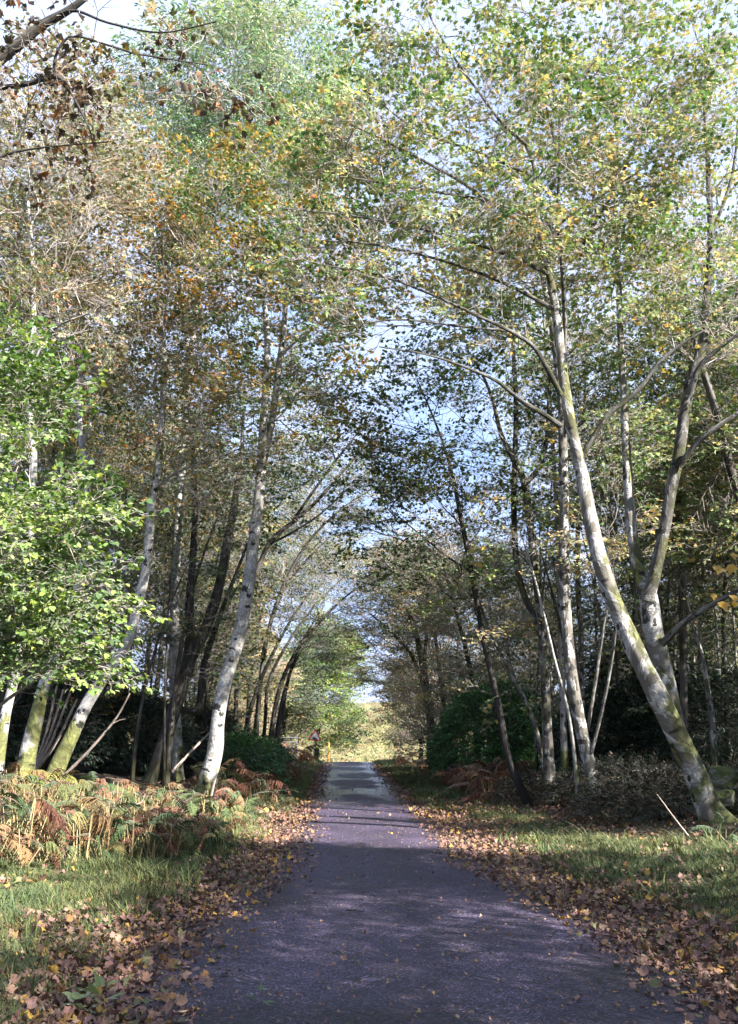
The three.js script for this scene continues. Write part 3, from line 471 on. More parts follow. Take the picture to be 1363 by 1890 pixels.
// ---------------------------------------------------------------- right of the road
tree({ label: 'big pale sycamore with a mossy foot at the right edge, leaning over the road', d: 15.8, ws: 0.74, fine: 0.07, sides: 24, bark: 'blotched', limbDull: 0.4, moss: 0.6, mossHeight: 2.6, mossSide: 0.75, pal: 'maple', dens: 0.86, bare: 1.2, back: 0.6, leaf: 'maple', single: 300, seed: 160, flare: 0.5,
  stems: [
    { p: [[1330, 1530, 84], [1308, 1490, 62], [1284, 1430, 55], [1240, 1335, 53], [1200, 1255, 50], [1155, 1160, 45], [1120, 1075, 39], [1092, 970, 37], [1074, 875, 34], [1056, 795, 29], [1042, 710, 25], [1034, 640, 24], [1024, 560, 21], [1008, 475, 18], [990, 390, 15], [986, 305, 12], [968, 262, 9]], grow: 0.62, d2: 14.8 },
    { limb: 1, p: [[1255, 1370, 44], [1236, 1290, 46], [1222, 1225, 46], [1205, 1160, 50], [1196, 1100, 46], [1178, 1045, 30], [1167, 980, 27], [1160, 900, 24], [1155, 800, 21], [1150, 700, 19], [1146, 620, 17], [1142, 520, 14], [1136, 400, 10], [1140, 250, 7], [1125, 110, 4]], d: 16.1, d2: 16.6 },
    { limb: 1, p: [[1196, 1110, 34], [1212, 1045, 30], [1226, 980, 29], [1240, 900, 29], [1256, 820, 27], [1266, 750, 27], [1280, 690, 27], [1296, 640, 24], [1305, 550, 20], [1312, 450, 17], [1308, 330, 13], [1302, 180, 9], [1310, 60, 5]], d: 16.1, d2: 15.2 },
    { limb: 1, p: [[1068, 858, 16], [1092, 812, 14], [1120, 770, 14], [1180, 718, 13], [1215, 672, 12], [1255, 638, 8], [1300, 610, 5]], d: 15.4, d2: 14.6 },
    { limb: 1, p: [[1036, 786, 14], [1000, 762, 12], [960, 738, 11], [920, 705, 9], [870, 682, 7], [790, 655, 5], [700, 640, 3]], d: 15.2, d2: 13.8 },
    { limb: 1, p: [[1036, 730, 14], [1010, 680, 13], [985, 640, 11], [940, 610, 9], [880, 582, 8], [800, 545, 6], [700, 508, 5], [590, 488, 3]], d: 15, d2: 13.4 },
    { limb: 1, p: [[1046, 800, 14], [1044, 690, 12], [1042, 560, 12], [1036, 470, 11], [1030, 400, 10], [1034, 300, 8], [1040, 190, 5], [1110, 100, 3]], d: 15.3, d2: 14.4 },
    { limb: 1, p: [[1026, 420, 8], [1070, 385, 7], [1130, 348, 7], [1180, 315, 5], [1240, 270, 4]], d: 14.5, d2: 14 },
    { limb: 1, p: [[1000, 460, 12], [970, 420, 10], [938, 396, 9], [850, 335, 8], [740, 275, 6], [640, 226, 4]], d: 14.8, d2: 13.2 },
    { limb: 1, p: [[972, 268, 8], [930, 230, 7], [870, 150, 6], [815, 70, 5], [775, -10, 3]], d: 14.6, d2: 13.6 },
    { limb: 1, p: [[1077, 450, 10], [1105, 400, 9], [1135, 350, 8], [1170, 270, 7], [1200, 190, 6], [1245, 100, 4]], d: 15.4, d2: 15 },
    { limb: 1, p: [[1012, 505, 11], [930, 468, 9], [800, 428, 7], [650, 398, 5], [520, 384, 3]], d: 14.9, d2: 13 },
    { limb: 1, p: [[1022, 570, 11], [930, 522, 9], [820, 482, 7], [680, 450, 5], [560, 442, 3]], d: 14.9, d2: 13.2 },
    { limb: 1, p: [[950, 612, 8], [850, 602, 6], [735, 590, 5], [630, 604, 3]], d: 14.7, d2: 13.4 },
    { limb: 1, p: [[994, 405, 9], [900, 372, 8], [780, 350, 6], [650, 328, 3]], d: 14.8, d2: 13 },
    { limb: 1, p: [[984, 325, 8], [880, 280, 7], [765, 236, 5], [655, 150, 3]], d: 14.8, d2: 13.2 },
    { limb: 1, p: [[1142, 520, 10], [1190, 405, 8], [1240, 305, 6], [1335, 248, 3]], d: 16.4, d2: 15 },
    { limb: 1, p: [[1034, 300, 8], [1010, 200, 6], [1000, 100, 5], [1024, -10, 3]], d: 14.5, d2: 14 },
    { limb: 1, p: [[1310, 440, 10], [1350, 330, 8], [1366, 200, 6], [1375, 60, 3]], d: 15.6, d2: 15 },
    { limb: 1, p: [[1212, 1200, 20], [1235, 1176, 20], [1262, 1150, 17], [1295, 1128, 15], [1340, 1102, 13], [1400, 1070, 9]], d: 16.2, d2: 15 },
    { limb: 1, p: [[1254, 862, 16], [1280, 825, 15], [1310, 798, 14], [1370, 758, 11], [1430, 720, 6]], d: 15.7, d2: 15 },
    { limb: 1, p: [[1272, 730, 15], [1290, 680, 13], [1325, 645, 11], [1370, 612, 8], [1430, 570, 5]], d: 15.4, d2: 14.6 } ],
  blobs: [[900, 300, 13.8, 200, 150, 1.9], [600, 500, 13.2, 90, 70, 1.0], [720, 480, 13.4, 110, 70, 1.0], [660, 610, 13.2, 100, 50, 0.9], [860, 520, 13.8, 110, 80, 1.0], [880, 50, 14, 130, 70, 1.2], [1040, 30, 14.4, 120, 60, 1.2], [1340, 120, 15, 70, 140, 1.2], [1200, 190, 15, 110, 90, 1.2], [640, 400, 13.4, 110, 90, 1.1], [670, 540, 13.4, 100, 70, 1.0], [780, 560, 13.6, 110, 70, 1.0], [780, 430, 13.6, 190, 100, 1.4], [1000, 140, 14.2, 190, 130, 1.8], [1080, 380, 14.6, 160, 150, 1.8], [1250, 300, 15, 150, 200, 1.9], [1250, 520, 15, 140, 110, 1.5], [860, 600, 14, 150, 70, 1.0], [1130, 560, 14.8, 120, 110, 1.2], [760, 130, 13.6, 100, 80, 1.0, 40], [700, 300, 13.4, 110, 100, 1.1, 80], [1320, 640, 14.8, 70, 60, 0.8, 25], [1220, 90, 15, 140, 110, 1.5], [960, 480, 14.2, 100, 90, 1.2]] });
tree({ label: 'dark-blotched pale trunk standing close behind the big leaning sycamore', d: 19, fine: 0.09, sides: 16, bark: 'spotted', moss: 0.2, mossHeight: 0.8, pal: 'maple', dens: 0.8, seed: 161,
  stems: [{ p: [[1104, 1488, 42], [1094, 1440, 33], [1083, 1390, 30], [1068, 1320, 29], [1056, 1250, 29], [1046, 1150, 26], [1042, 1050, 26], [1042, 950, 24], [1040, 860, 21], [1036, 740, 19], [1022, 620, 16], [1000, 500, 12], [985, 400, 8]], grow: 0.6 },
    { limb: 1, p: [[1092, 1390, 9], [1112, 1310, 8], [1128, 1230, 7], [1138, 1160, 6]], d: 18.9, d2: 18.6 }, { limb: 1, p: [[1084, 1350, 9], [1098, 1270, 8], [1110, 1190, 7], [1124, 1110, 5], [1150, 1050, 3]], d: 19, d2: 19.2 }],
  blobs: [[990, 420, 19, 150, 130, 1.9], [1060, 580, 19, 130, 110, 1.6], [930, 560, 19, 110, 90, 1.4], [1110, 850, 19.3, 90, 80, 1.2, 40], [1130, 1020, 19, 60, 60, 0.8, 16]] });
tree({ label: 'dark trunk forking into a Y above the rhododendron, left of the blotched trunk', d: 21.5, fine: 0.11, sides: 14, bark: 'spotted', moss: 0.5, mossHeight: 1.6, pal: 'green', dens: 0.58, dull: 0.7, seed: 162,
  stems: [{ p: [[1014, 1450, 36], [1012, 1380, 25], [1008, 1290, 22], [1004, 1200, 22], [996, 1110, 22], [985, 1020, 20], [975, 940, 19], [966, 885, 16], [945, 842, 13], [925, 800, 11], [910, 740, 9], [890, 690, 6], [860, 640, 4]], grow: 0.55 },
    { limb: 1, p: [[968, 895, 15], [992, 868, 14], [1006, 830, 12], [1012, 790, 12], [1014, 720, 10], [1008, 640, 7], [1000, 540, 4]], d: 21.5, d2: 21.5 },
    { limb: 1, p: [[993, 1150, 18], [970, 1105, 16], [955, 1045, 15], [949, 930, 14], [953, 750, 12], [948, 650, 10], [940, 540, 6]], d: 21.6, d2: 22.2 }],
  blobs: [[900, 700, 21.3, 120, 100, 1.6], [980, 640, 21.8, 100, 110, 1.6], [880, 850, 21.3, 110, 80, 1.3], [1000, 900, 21.8, 90, 90, 1.3], [930, 520, 22, 110, 100, 1.6]] });
tree({ label: 'slender dark tree leaning left from beside the russet bracken, its crown over the road', d: 22, fine: 0.12, sides: 10, bark: 'dark', moss: 0.2, pal: 'green', dens: 0.72, dull: 0.32, seed: 163,
  stems: [{ p: [[985, 1492, 26], [962, 1455, 20], [938, 1395, 18], [922, 1310, 16], [892, 1175, 15], [870, 1050, 13], [852, 960, 12], [836, 880, 9], [822, 830, 7], [800, 770, 5], [770, 700, 3]], grow: 0.55 },
    { limb: 1, p: [[870, 1055, 7], [830, 1030, 5], [780, 990, 4], [720, 940, 3]], d: 22, d2: 21.5 }, { limb: 1, p: [[890, 1165, 6], [868, 1110, 4], [830, 1105, 3]], d: 22, d2: 21.6 }],
  blobs: [[730, 885, 22, 80, 45, 1.1, 34], [690, 985, 22, 60, 40, 1, 18], [790, 730, 22, 100, 90, 1.5], [800, 900, 22, 110, 90, 1.4], [740, 960, 22, 80, 60, 1.1], [870, 930, 22, 60, 90, 1, 30], [800, 1040, 22, 90, 50, 1, 26], [710, 800, 22, 50, 60, 0.8, 20]] });
tree({ label: 'thin crooked tree leaning left just right of the slender dark tree', d: 22.4, fine: 0.14, sides: 8, bark: 'spotted', moss: 0.2, pal: 'maple', dens: 0.6, seed: 164,
  stems: [{ p: [[1010, 1435, 14], [996, 1370, 12], [973, 1300, 10], [935, 1228, 9], [902, 1160, 8], [885, 1110, 6], [872, 1050, 4]], grow: 0.5 }, { limb: 1, p: [[962, 1285, 5], [945, 1230, 4], [936, 1180, 3]], d: 22.4, d2: 22.4 }],
  blobs: [[880, 1080, 22.4, 60, 60, 0.9, 20], [940, 1160, 22.4, 60, 50, 0.8, 14]] });
tree({ label: 'narrow pale trunk between the Y-forked trunk and the blotched trunk', d: 22.8, fine: 0.14, sides: 10, bark: 'pale', moss: 0.3, pal: 'maple', dens: 0.7, seed: 165,
  stems: [{ p: [[1043, 1432, 20], [1040, 1330, 15], [1036, 1200, 14], [1032, 1050, 13], [1026, 900, 11], [1018, 780, 8], [1014, 660, 5]], grow: 0.6 }], blobs: [[1020, 760, 22.8, 80, 110, 1.4, 50]] });
tree({ label: 'narrow grey trunk right behind the blotched trunk', d: 23.5, fine: 0.14, sides: 10, bark: 'spotted', moss: 0.3, pal: 'green', dens: 0.7, seed: 166,
  stems: [{ p: [[1078, 1430, 20], [1074, 1300, 15], [1072, 1160, 13], [1066, 1060, 12], [1070, 900, 10], [1078, 760, 7], [1084, 640, 4]], grow: 0.6 }], blobs: [[1080, 730, 23.5, 90, 110, 1.4, 50], [1110, 900, 23.5, 70, 70, 1, 24]] });
tree({ label: 'thin bare pole leaning left across the dark trunks', d: 19.6, fine: 0.2, sides: 7, bark: 'pale', moss: 0.2, pal: 'maple', dens: 0.4, seed: 167,
  stems: [{ p: [[1068, 1420, 10], [1052, 1330, 8], [1038, 1270, 8], [1022, 1210, 7], [1008, 1150, 7], [985, 1060, 5], [960, 980, 3]], grow: 0.7 }], blobs: [[960, 980, 19.6, 50, 50, 0.8, 8]] });
[ ['dark leaning trunk behind the right-hand fork of the big sycamore', [[1262, 1440, 22], [1262, 1250, 18], [1258, 1080, 17], [1250, 920, 15], [1262, 760, 12], [1280, 600, 7]], 22, 'green', [[1270, 700, 22, 110, 120, 1.5], [1210, 880, 22, 80, 90, 1.2, 40], [1290, 950, 22, 70, 100, 1.2, 40]]],
  ['dark limb-like trunk bending in at the right edge, high behind the big sycamore', [[1420, 1440, 26], [1400, 1150, 24], [1372, 950, 22], [1345, 850, 21], [1325, 770, 19], [1300, 690, 17], [1280, 620, 10], [1265, 540, 6]], 19, 'maple', [[1300, 560, 19, 90, 90, 1.3, 50], [1340, 900, 19, 60, 120, 1, 40]]],
  ['thin sunlit pole in the wood right of the big sycamore', [[1272, 1450, 14], [1270, 1330, 12], [1268, 1180, 10], [1264, 1060, 8], [1262, 960, 5]], 25, 'green', [[1290, 1000, 25, 80, 80, 1.2, 30]]],
  ['thin mossy pole second from the right edge of the wood', [[1300, 1450, 14], [1294, 1330, 11], [1292, 1180, 10], [1298, 1050, 8], [1306, 930, 5]], 24, 'green', [[1310, 1000, 24, 80, 110, 1.2, 40]]],
  ['thin grey pole at the right edge of the wood', [[1346, 1450, 16], [1342, 1300, 13], [1336, 1150, 11], [1345, 1000, 9], [1350, 850, 5]], 23, 'green', [[1340, 900, 23, 80, 120, 1.2, 50], [1340, 1180, 23, 60, 80, 1, 30]]],
  ['thin dark pole between the two stems of the big sycamore', [[1180, 1440, 14], [1176, 1320, 11], [1168, 1200, 9], [1172, 1080, 7], [1165, 960, 4]], 26, 'green', [[1160, 980, 26, 90, 90, 1.3, 40], [1130, 1150, 26, 70, 60, 1, 24]]],
].forEach(([label, p, d, pal, blobs], i) => tree({ label, d, stems: [{ p, grow: 0.5 }], blobs, bark: i === 2 || i === 3 ? 'pale' : 'dark', moss: 0.45, pal, dens: 0.75, sides: 9, fine: 0.2, seed: 170 + i, separate: false, perM3: 4.2 }));
// ---------------------------------------------------------------- woods behind: slimmer trees, each with its own stem and crown
function woodTree(o) {
  const r = rng(o.seed), q = (a, b) => a + (b - a) * r(), g = ground(o.x, o.d), P = [], Q = [], h = o.h, n = Math.ceil(h / 0.4), wx = q(-0.5, 0.5), wz = q(-0.5, 0.5), ph = q(0, 6);
  for (let k = 0; k <= n; k++) { const t = k / n; P.push(V(o.x + (o.lean ?? q(-1, 1)) * t * t * h * 0.12 + wx * Math.sin(t * 5 + ph) * 0.4, g - 0.15 + t * h * 0.86, -o.d + wz * Math.sin(t * 4 + ph) * 0.5)); Q.push((o.r ?? q(0.08, 0.15)) * (1 - 0.85 * t)); }
  const b = []; let top = P[n];
  for (let k = 0; k < (o.parts ?? 4); k++) { const t = q(o.low ?? 0.35, 1), c = P[Math.floor(t * n)].clone().add(V(q(-1, 1) * o.w * 0.55, 0.3, q(-1, 1) * o.w * 0.4)); b.push([null, c, 0, o.w * q(0.6, 0.9), h * q(0.12, 0.2), o.w * q(0.5, 0.8), o.n ?? 45]); }
  b.push([null, top.clone().add(V(0, -0.3, 0)), 0, o.w * 0.7, h * 0.16, o.w * 0.7, o.n ?? 45]);
  return tree({ name: o.name ?? 'wood_tree', label: o.label, group: o.group, d: o.d, stems: [{ world: { P, Q }, grow: o.low ? o.low * 0.8 : 0.3 }], blobs: b, bark: o.bark ?? 'dark', moss: o.moss ?? 0.35, pal: o.pal, leaf: o.leaf ?? 'maple', dens: o.dens ?? 0.9, scale: o.scale ?? 1, sides: 8, seed: o.seed, separate: false, flare: 0.3 });
}
const rw = rng(321), qw = (a, b) => a + (b - a) * rw(), NTH = ['nearest', 'second nearest', 'third nearest', 'fourth nearest', 'fifth nearest', 'farthest'];
function woods(list, zones, side, name0, pals, barks, lean, s0, more = {}) {
  const rank = new Map(), px = ([x, d]) => 681.5 + (x * F) / (d * 0.97);
  list.slice().sort((a, b) => a[1] - b[1]).forEach((t) => { const z = zones.findIndex(([m]) => px(t) < m), k = rank.get(z) ?? 0; rank.set(z, k + 1); t.push(`${name0} ${zones[z][1]}, ${NTH[Math.min(k, 5)]} of its cluster`); });
  list.forEach(([x, d, h, label], i) => woodTree({ x, d, h, w: qw(1.5, 2.1), seed: s0 + i, label, group: `${name0}s deep in the ${side} wood`, pal: pals[i % pals.length], low: 0.4, bark: barks[i % barks.length], dull: 0.6, lean: qw(...lean), leaf: i % 2 ? 'thin' : 'maple', ...more, ...(more.r ? { r: qw(0.035, 0.085) } : {}) }));
}
woods([[-9.2, 25.5, 15], [-11.5, 24, 16], [-8, 29, 14], [-12.5, 29, 15], [-10, 33, 15], [-7.2, 33, 13], [-13.5, 35, 16], [-6.6, 38, 12], [-9.5, 40, 15], [-15, 41, 16], [-12, 47, 16], [-8, 47, 13], [-10.5, 21, 15], [-13.5, 20.5, 15], [-16, 27, 16]],
  [[-60, 'beyond the left edge of the bright bush'], [90, 'behind the bright green bush'], [190, 'between the mossy pair of trees'], [290, 'between the mossy pair and the ragged brown tree'], [390, 'behind the ragged brown tree'], [2000, 'behind the arching stems']], 'left', 'slim tree', ['maple', 'green', 'gold', 'green'], ['dark'], [-0.4, 1], 400);
woods([[8.6, 20.6, 14], [9.8, 22.6, 15], [12.2, 26, 14], [12.5, 29, 15], [11.5, 33, 13], [13.5, 36, 14], [14, 32, 15], [12.2, 21, 15], [15, 39, 15], [12, 42, 13], [14.5, 26, 16], [10.2, 18.6, 14]],
  [[1060, 'behind the Y-forked trunk'], [1150, 'right of the blotched trunk'], [1230, 'between the two stems of the big sycamore'], [1363, 'right of the big sycamore'], [9000, 'past the right edge of the wood']], 'right', 'slim tree', ['maple', 'green', 'green'], ['dark', 'spotted', 'dark'], [-1, 0.4], 430);
{
  const thin = { r: 1, n: 9, parts: 4, low: 0.25, dens: 0.7, bare: 1.6, dull: 0.7 }, Lz = [[70, 'behind the bright green bush'], [170, 'between the mossy pair of trees'], [270, 'left of the ragged brown tree'], [350, 'right behind the ragged brown tree'], [440, 'behind the pale knotted trunk'], [2000, 'among the arching stems']], Rz = [[980, 'left of the Y-forked trunk'], [1060, 'behind the Y-forked trunk'], [1130, 'behind the blotched trunk'], [1200, 'left of the big sycamore'], [1280, 'behind the fork of the big sycamore'], [9000, 'by the right edge of the wood']], ls = [], rs = [];
  for (let i = 0; i < 46; i++) { const d = qw(21.5, 40), px = qw(-20, 500), x = ((px - 681.5) / F) * d; if (x < roadX(d) - 4.2) ls.push([x, d, qw(7, 13)]); }
  for (let i = 0; i < 26; i++) { const d = qw(20, 33), px = qw(960, 1400), x = ((px - 681.5) / F) * d; if (x > roadX(d) + 4.4) rs.push([x, d, qw(7, 13)]); }
  woods(ls, Lz, 'left', 'thin crooked stem', ['green', 'maple', 'gold'], ['dark'], [-0.3, 1.8], 700, thin);
  woods(rs, Rz, 'right', 'thin crooked stem', ['green', 'maple', 'green'], ['dark', 'spotted', 'dark', 'pale'], [-1.6, 0.6], 760, thin);
}
// trees out of the frame, right of and behind the camera, whose shade lies on the near road
[[7.4, 7.6, 7.5], [8.4, 3.6, 8], [7.2, 0.2, 8], [9, -3.5, 8.5], [13.6, 10.2, 10], [12.4, 15.6, 9], [6.6, -8, 11]].forEach(([x, d, h], i) => woodTree({ x, d, h, w: 2.2, seed: 460 + i, label: 'roadside tree standing out of the frame to the right', group: 'roadside trees out of the frame', pal: 'maple', low: 0.3, parts: 5, n: 60, bark: 'pale', dens: 1.1 }));
[[-6.2, 2.4, 13], [-6.8, -4, 14], [-6, -11, 13]].forEach(([x, d, h], i) => woodTree({ x, d, h, w: 3.0, seed: 470 + i, label: 'roadside tree standing out of the frame to the left', group: 'roadside trees out of the frame, left', pal: 'maple', low: 0.5, parts: 6, n: 70, bark: 'pale', dens: 1.1, lean: 1.6 }));
// the grey-brown row on the right towards the crest
[[3.7, 34, 9.5, 1.9, 'small', 'grey', 'grey-brown twiggy tree with a dark trunk, nearest of the right-hand row towards the crest'], [3.2, 39, 10, 2.0, 'small', 'gold', 'bushy tree turning orange at the top, second in the right-hand row towards the crest'], [2.9, 45, 8.5, 1.8, 'small', 'grey', 'dull grey-brown tree third in the right-hand row towards the crest'], [3.5, 51, 6.4, 1.5, 'small', 'grey', 'dull grey tree overhanging the crest of the road from the right'], [3.0, 58, 4.8, 1.3, 'small', 'grey', 'low grey tree just past the crest on the right'], [5.6, 38, 9, 2.0, 'small', 'tan', 'pale tan tree behind the dark rhododendron'], [4.8, 50, 10, 2.2, 'small', 'grey', 'tall grey tree behind the right-hand row near the crest'], [7.6, 45, 9, 2.2, 'small', 'tan', 'tan tree farther into the field edge right of the row'], [9.2, 53, 9, 2.2, 'small', 'tan', 'tan tree at the far right end of the wood'] ].forEach(([x, d, h, w, leaf, pal, label], i) =>
  woodTree({ x, d, h, w, leaf, pal, label, seed: 480 + i, low: 0.12, parts: 7, n: 42, dens: 1.0, bare: 1, lean: i < 5 ? -0.9 : -0.2, r: 0.14, scale: 1.15 }));
tree({ label: 'dark-trunked twiggy tree spreading left over the road towards the crest', d: 40, stems: [{ p: [[802, 1415, 26], [795, 1330, 20], [780, 1225, 16], [756, 1135, 11], [715, 1078, 5]], grow: 0.3 }, { limb: 1, p: [[790, 1290, 12], [760, 1210, 9], [715, 1160, 6], [680, 1130, 3]], d: 40, d2: 39.5 }, { limb: 1, p: [[782, 1235, 10], [790, 1150, 8], [800, 1080, 4]], d: 40, d2: 40 }],
  blobs: [[700, 1075, 40, 75, 55, 1.7], [680, 1165, 40, 45, 60, 1.3], [755, 1160, 40, 70, 60, 1.6], [760, 1060, 40, 90, 50, 1.7], [820, 1130, 40, 70, 70, 1.6], [700, 1240, 40, 45, 40, 1.1]], leaf: 'small', pal: 'grey', bark: 'dark', dull: 0.8, dens: 1.3, bare: 1, scale: 1.1, sides: 9, fine: 0.2, seed: 199, separate: false, perM3: 5 });
// left, past the crest
woodTree({ x: -3.3, d: 62, h: 9.2, w: 2.1, leaf: 'maple', pal: 'lime', label: 'sunlit yellow-green tree behind the warning sign', seed: 500, low: 0.22, parts: 8, n: 60, dens: 1.5, scale: 1.25, r: 0.2, lean: 0.4 });
woodTree({ x: -5.2, d: 60, h: 6.4, w: 2.0, leaf: 'maple', pal: 'green', label: 'darker green tree left of the warning sign', seed: 501, low: 0.2, parts: 6, n: 60, dens: 1.4, scale: 1.25, r: 0.16 });
[[-6.8, 54, 8], [-9, 58, 9], [-7.5, 66, 9]].forEach(([x, d, h], i) => woodTree({ x, d, h, w: 2.0, leaf: 'small', pal: 'far', label: 'pale buff bushy tree behind the arching stems on the left', group: 'buff trees left of the crest', seed: 505 + i, low: 0.1, parts: 7, n: 50, dens: 1.3, scale: 1.2 }));
// ---------------------------------------------------------------- evergreen shrubs
function shrub(o) {
  R = rng(o.seed); const base = G(o.x, o.d), root = thing(o.name ?? 'rhododendron_bush', o.label, 'bush', base, o.group), stem = new MB(), sets = [0, 1, 2].map(() => ({ m: [], c: [] }));
  for (let k = 0; k < (o.stems ?? 9); k++) { const a = rr(0, 6.28), e = V(Math.cos(a) * o.w * 0.6, o.h * rr(0.4, 0.8), Math.sin(a) * o.w * 0.6); stem.tube([V(0, -0.1, 0), e.clone().multiplyScalar(0.5).add(V(0, 0.15, 0)), e], [0.035, 0.025, 0.01], 5, { cap: false }); }
  obj('stems', stem.geo(), bark.dark, root);
  for (let k = 0; k < o.n; k++) {
    const a = rr(0, 6.28), b = Math.asin(rr(-0.25, 1)), lump = 0.72 + 0.5 * fbm(Math.cos(a) * 1.8 + o.seed, b * 2.2, Math.sin(a) * 1.8, 3), f = lump * Math.cbrt(rr(0.45, 1));
    const n = V(Math.cos(a) * Math.cos(b), Math.sin(b), Math.sin(a) * Math.cos(b)), p = V(n.x * o.w * f, o.h * 0.32 + n.y * o.h * 0.68 * f, n.z * o.w * f);
    if (p.y < -0.05) continue;
    const dir = n.clone().add(V(rr(-0.5, 0.5), rr(-0.4, 0.4), rr(-0.5, 0.5))).normalize(), s = sets[Math.floor(R() * 3)], c = pick(o.pal), l = rr(0.75, 1.25);
    s.m.push(frame(p, dir, V(rr(-0.3, 0.3), 1, rr(-0.3, 0.3)), rr(0.7, 1.1) * (o.scale ?? 1))); s.c.push(new THREE.Color().setRGB(c[0] * l, c[1] * l, c[2] * l));
  }
  sets.forEach((s, v) => { if (!s.m.length) return; copies('twigs', ROSE[v].twig, twigMat, s.m, null, root); copies('foliage', ROSE[v].leaf, glossMat, s.m, s.c, root); });
  return root;
}
const ROSE = [0, 1, 2].map((i) => spray({ leaf: 'lance', size: 0.15, len: 0.4, side: 5, per: 3, droop: 0.05, tr: 0.005, tint: TINT.even }, 700 + i));
const RHODO = [[0.06, 0.16, 0.05], [0.075, 0.19, 0.055], [0.11, 0.24, 0.06], [0.045, 0.125, 0.05]], HOLLY = [[0.02, 0.042, 0.025], [0.028, 0.05, 0.032], [0.018, 0.036, 0.018]];
const at2 = (px, d) => ((px - 681.5) / F) * (d * 1.0);
shrub({ x: at2(905, 30) + 0.3, d: 30.5, w: 1.95, h: 2.75, n: 2600, pal: RHODO, seed: 600, label: 'dark glossy green dome-shaped rhododendron behind the russet bracken on the right' });
shrub({ x: at2(1010, 31), d: 32, w: 1.7, h: 2.5, n: 1700, pal: RHODO, seed: 601, label: 'second rhododendron joining the dome-shaped one on its right' });
[[1120, 25.5, 1.6, 2.3, 'bluish dark evergreen shrub behind the blotched trunk'], [1215, 25, 1.7, 2.6, 'dark evergreen shrub in the shade behind the two big leaning stems'], [1320, 23.5, 1.7, 2.4, 'dark evergreen shrub at the right edge behind the mossy wall'], [1390, 27, 2.0, 3.2, 'tall dark evergreen shrub deep in the right-hand wood']].forEach(([px, d, w, h, label], i) => shrub({ name: 'evergreen_shrub', x: at2(px, d), d, w, h, n: 1300, pal: HOLLY, seed: 610 + i, label }));
[[-8.8, 26.5, 1.7, 2.3, 'dark evergreen shrub in the shade behind the mossy pair of trees'], [-6.9, 28.5, 1.6, 2.0, 'dark evergreen shrub behind the ragged brown tree'], [-11.3, 25.5, 1.9, 2.6, 'dark evergreen shrub farthest left behind the mossy trees'], [-5.6, 31.5, 1.5, 1.8, 'dark evergreen shrub left of the arching stems'], [-13.6, 24.5, 1.9, 2.4, 'dark evergreen shrub behind the grey trunk at the left edge'], [-8.6, 34, 2.0, 2.2, 'dark evergreen shrub deep between the left-hand stems'], [-12, 32, 2.2, 2.4, 'broad evergreen shrub deep in the left wood']].forEach(([x, d, w, h, label], i) => shrub({ name: 'evergreen_shrub', x, d, w, h, n: 1200, pal: HOLLY, seed: 620 + i, label }));
[[1055, 20.6, 0.7, 0.5, 'low dark bramble at the foot of the Y-forked trunk'], [1135, 17.6, 0.8, 0.55, 'low dark bramble right of the foot of the blotched trunk'], [1190, 17.2, 0.9, 0.75, 'dark bramble heap behind the broken stick'], [1250, 17.4, 0.9, 0.7, 'dark bramble heap under the big leaning trunk'], [1160, 18.8, 1.0, 0.9, 'dark bramble heap before the tumbled wall'], [1100, 21.5, 0.9, 0.8, 'dark bramble behind the blotched trunk'], [1350, 17.2, 0.8, 0.6, 'dark bramble at the right edge beside the lichen-spotted boulder'], [960, 22.8, 0.6, 0.45, 'low dark bramble at the foot of the slender dark tree']].forEach(([px, d, w, h, label], i) => shrub({ name: 'bramble_patch', x: at2(px, d), d, w, h, n: 300, pal: [[0.012, 0.024, 0.01], [0.018, 0.03, 0.012], [0.03, 0.03, 0.012], [0.05, 0.03, 0.016]], seed: 690 + i, label, scale: 0.6, stems: 5 }));
[[9.5, 30, 2.6, 4.6, 'tall dark evergreen behind the blotched trunk'], [13, 31, 2.8, 5.2, 'tall dark evergreen between the stems of the big sycamore'], [16.5, 30, 3.0, 5.4, 'tall dark evergreen right of the big sycamore'], [12, 37, 3.2, 5.6, 'tallest dark evergreen at the back of the right wood'], [19, 34, 3.4, 6, 'tall dark evergreen at the right end of the wood'], [-16.5, 31, 2.8, 4.2, 'tall dark evergreen behind the bright green bush'], [-13, 39, 3.0, 4.4, 'tall dark evergreen between the left-hand stems'], [-19, 36, 3.4, 5, 'tall dark evergreen farthest left']].forEach(([x, d, w, h, label], i) => shrub({ name: 'tall_evergreen', x, d, w, h, n: 2600, pal: HOLLY, seed: 660 + i, label, scale: 1.25 }));
shrub({ name: 'laurel_bush', x: at2(447, 27), d: 28, w: 0.85, h: 1.15, n: 500, pal: RHODO, seed: 640, label: 'low glossy green bush at the foot of the arching stems, right of the knotted trunk' });
shrub({ name: 'laurel_bush', x: at2(492, 33), d: 33, w: 0.7, h: 0.95, n: 380, pal: RHODO, seed: 641, label: 'small glossy bush under the nearest arching stem, above the russet bracken' });

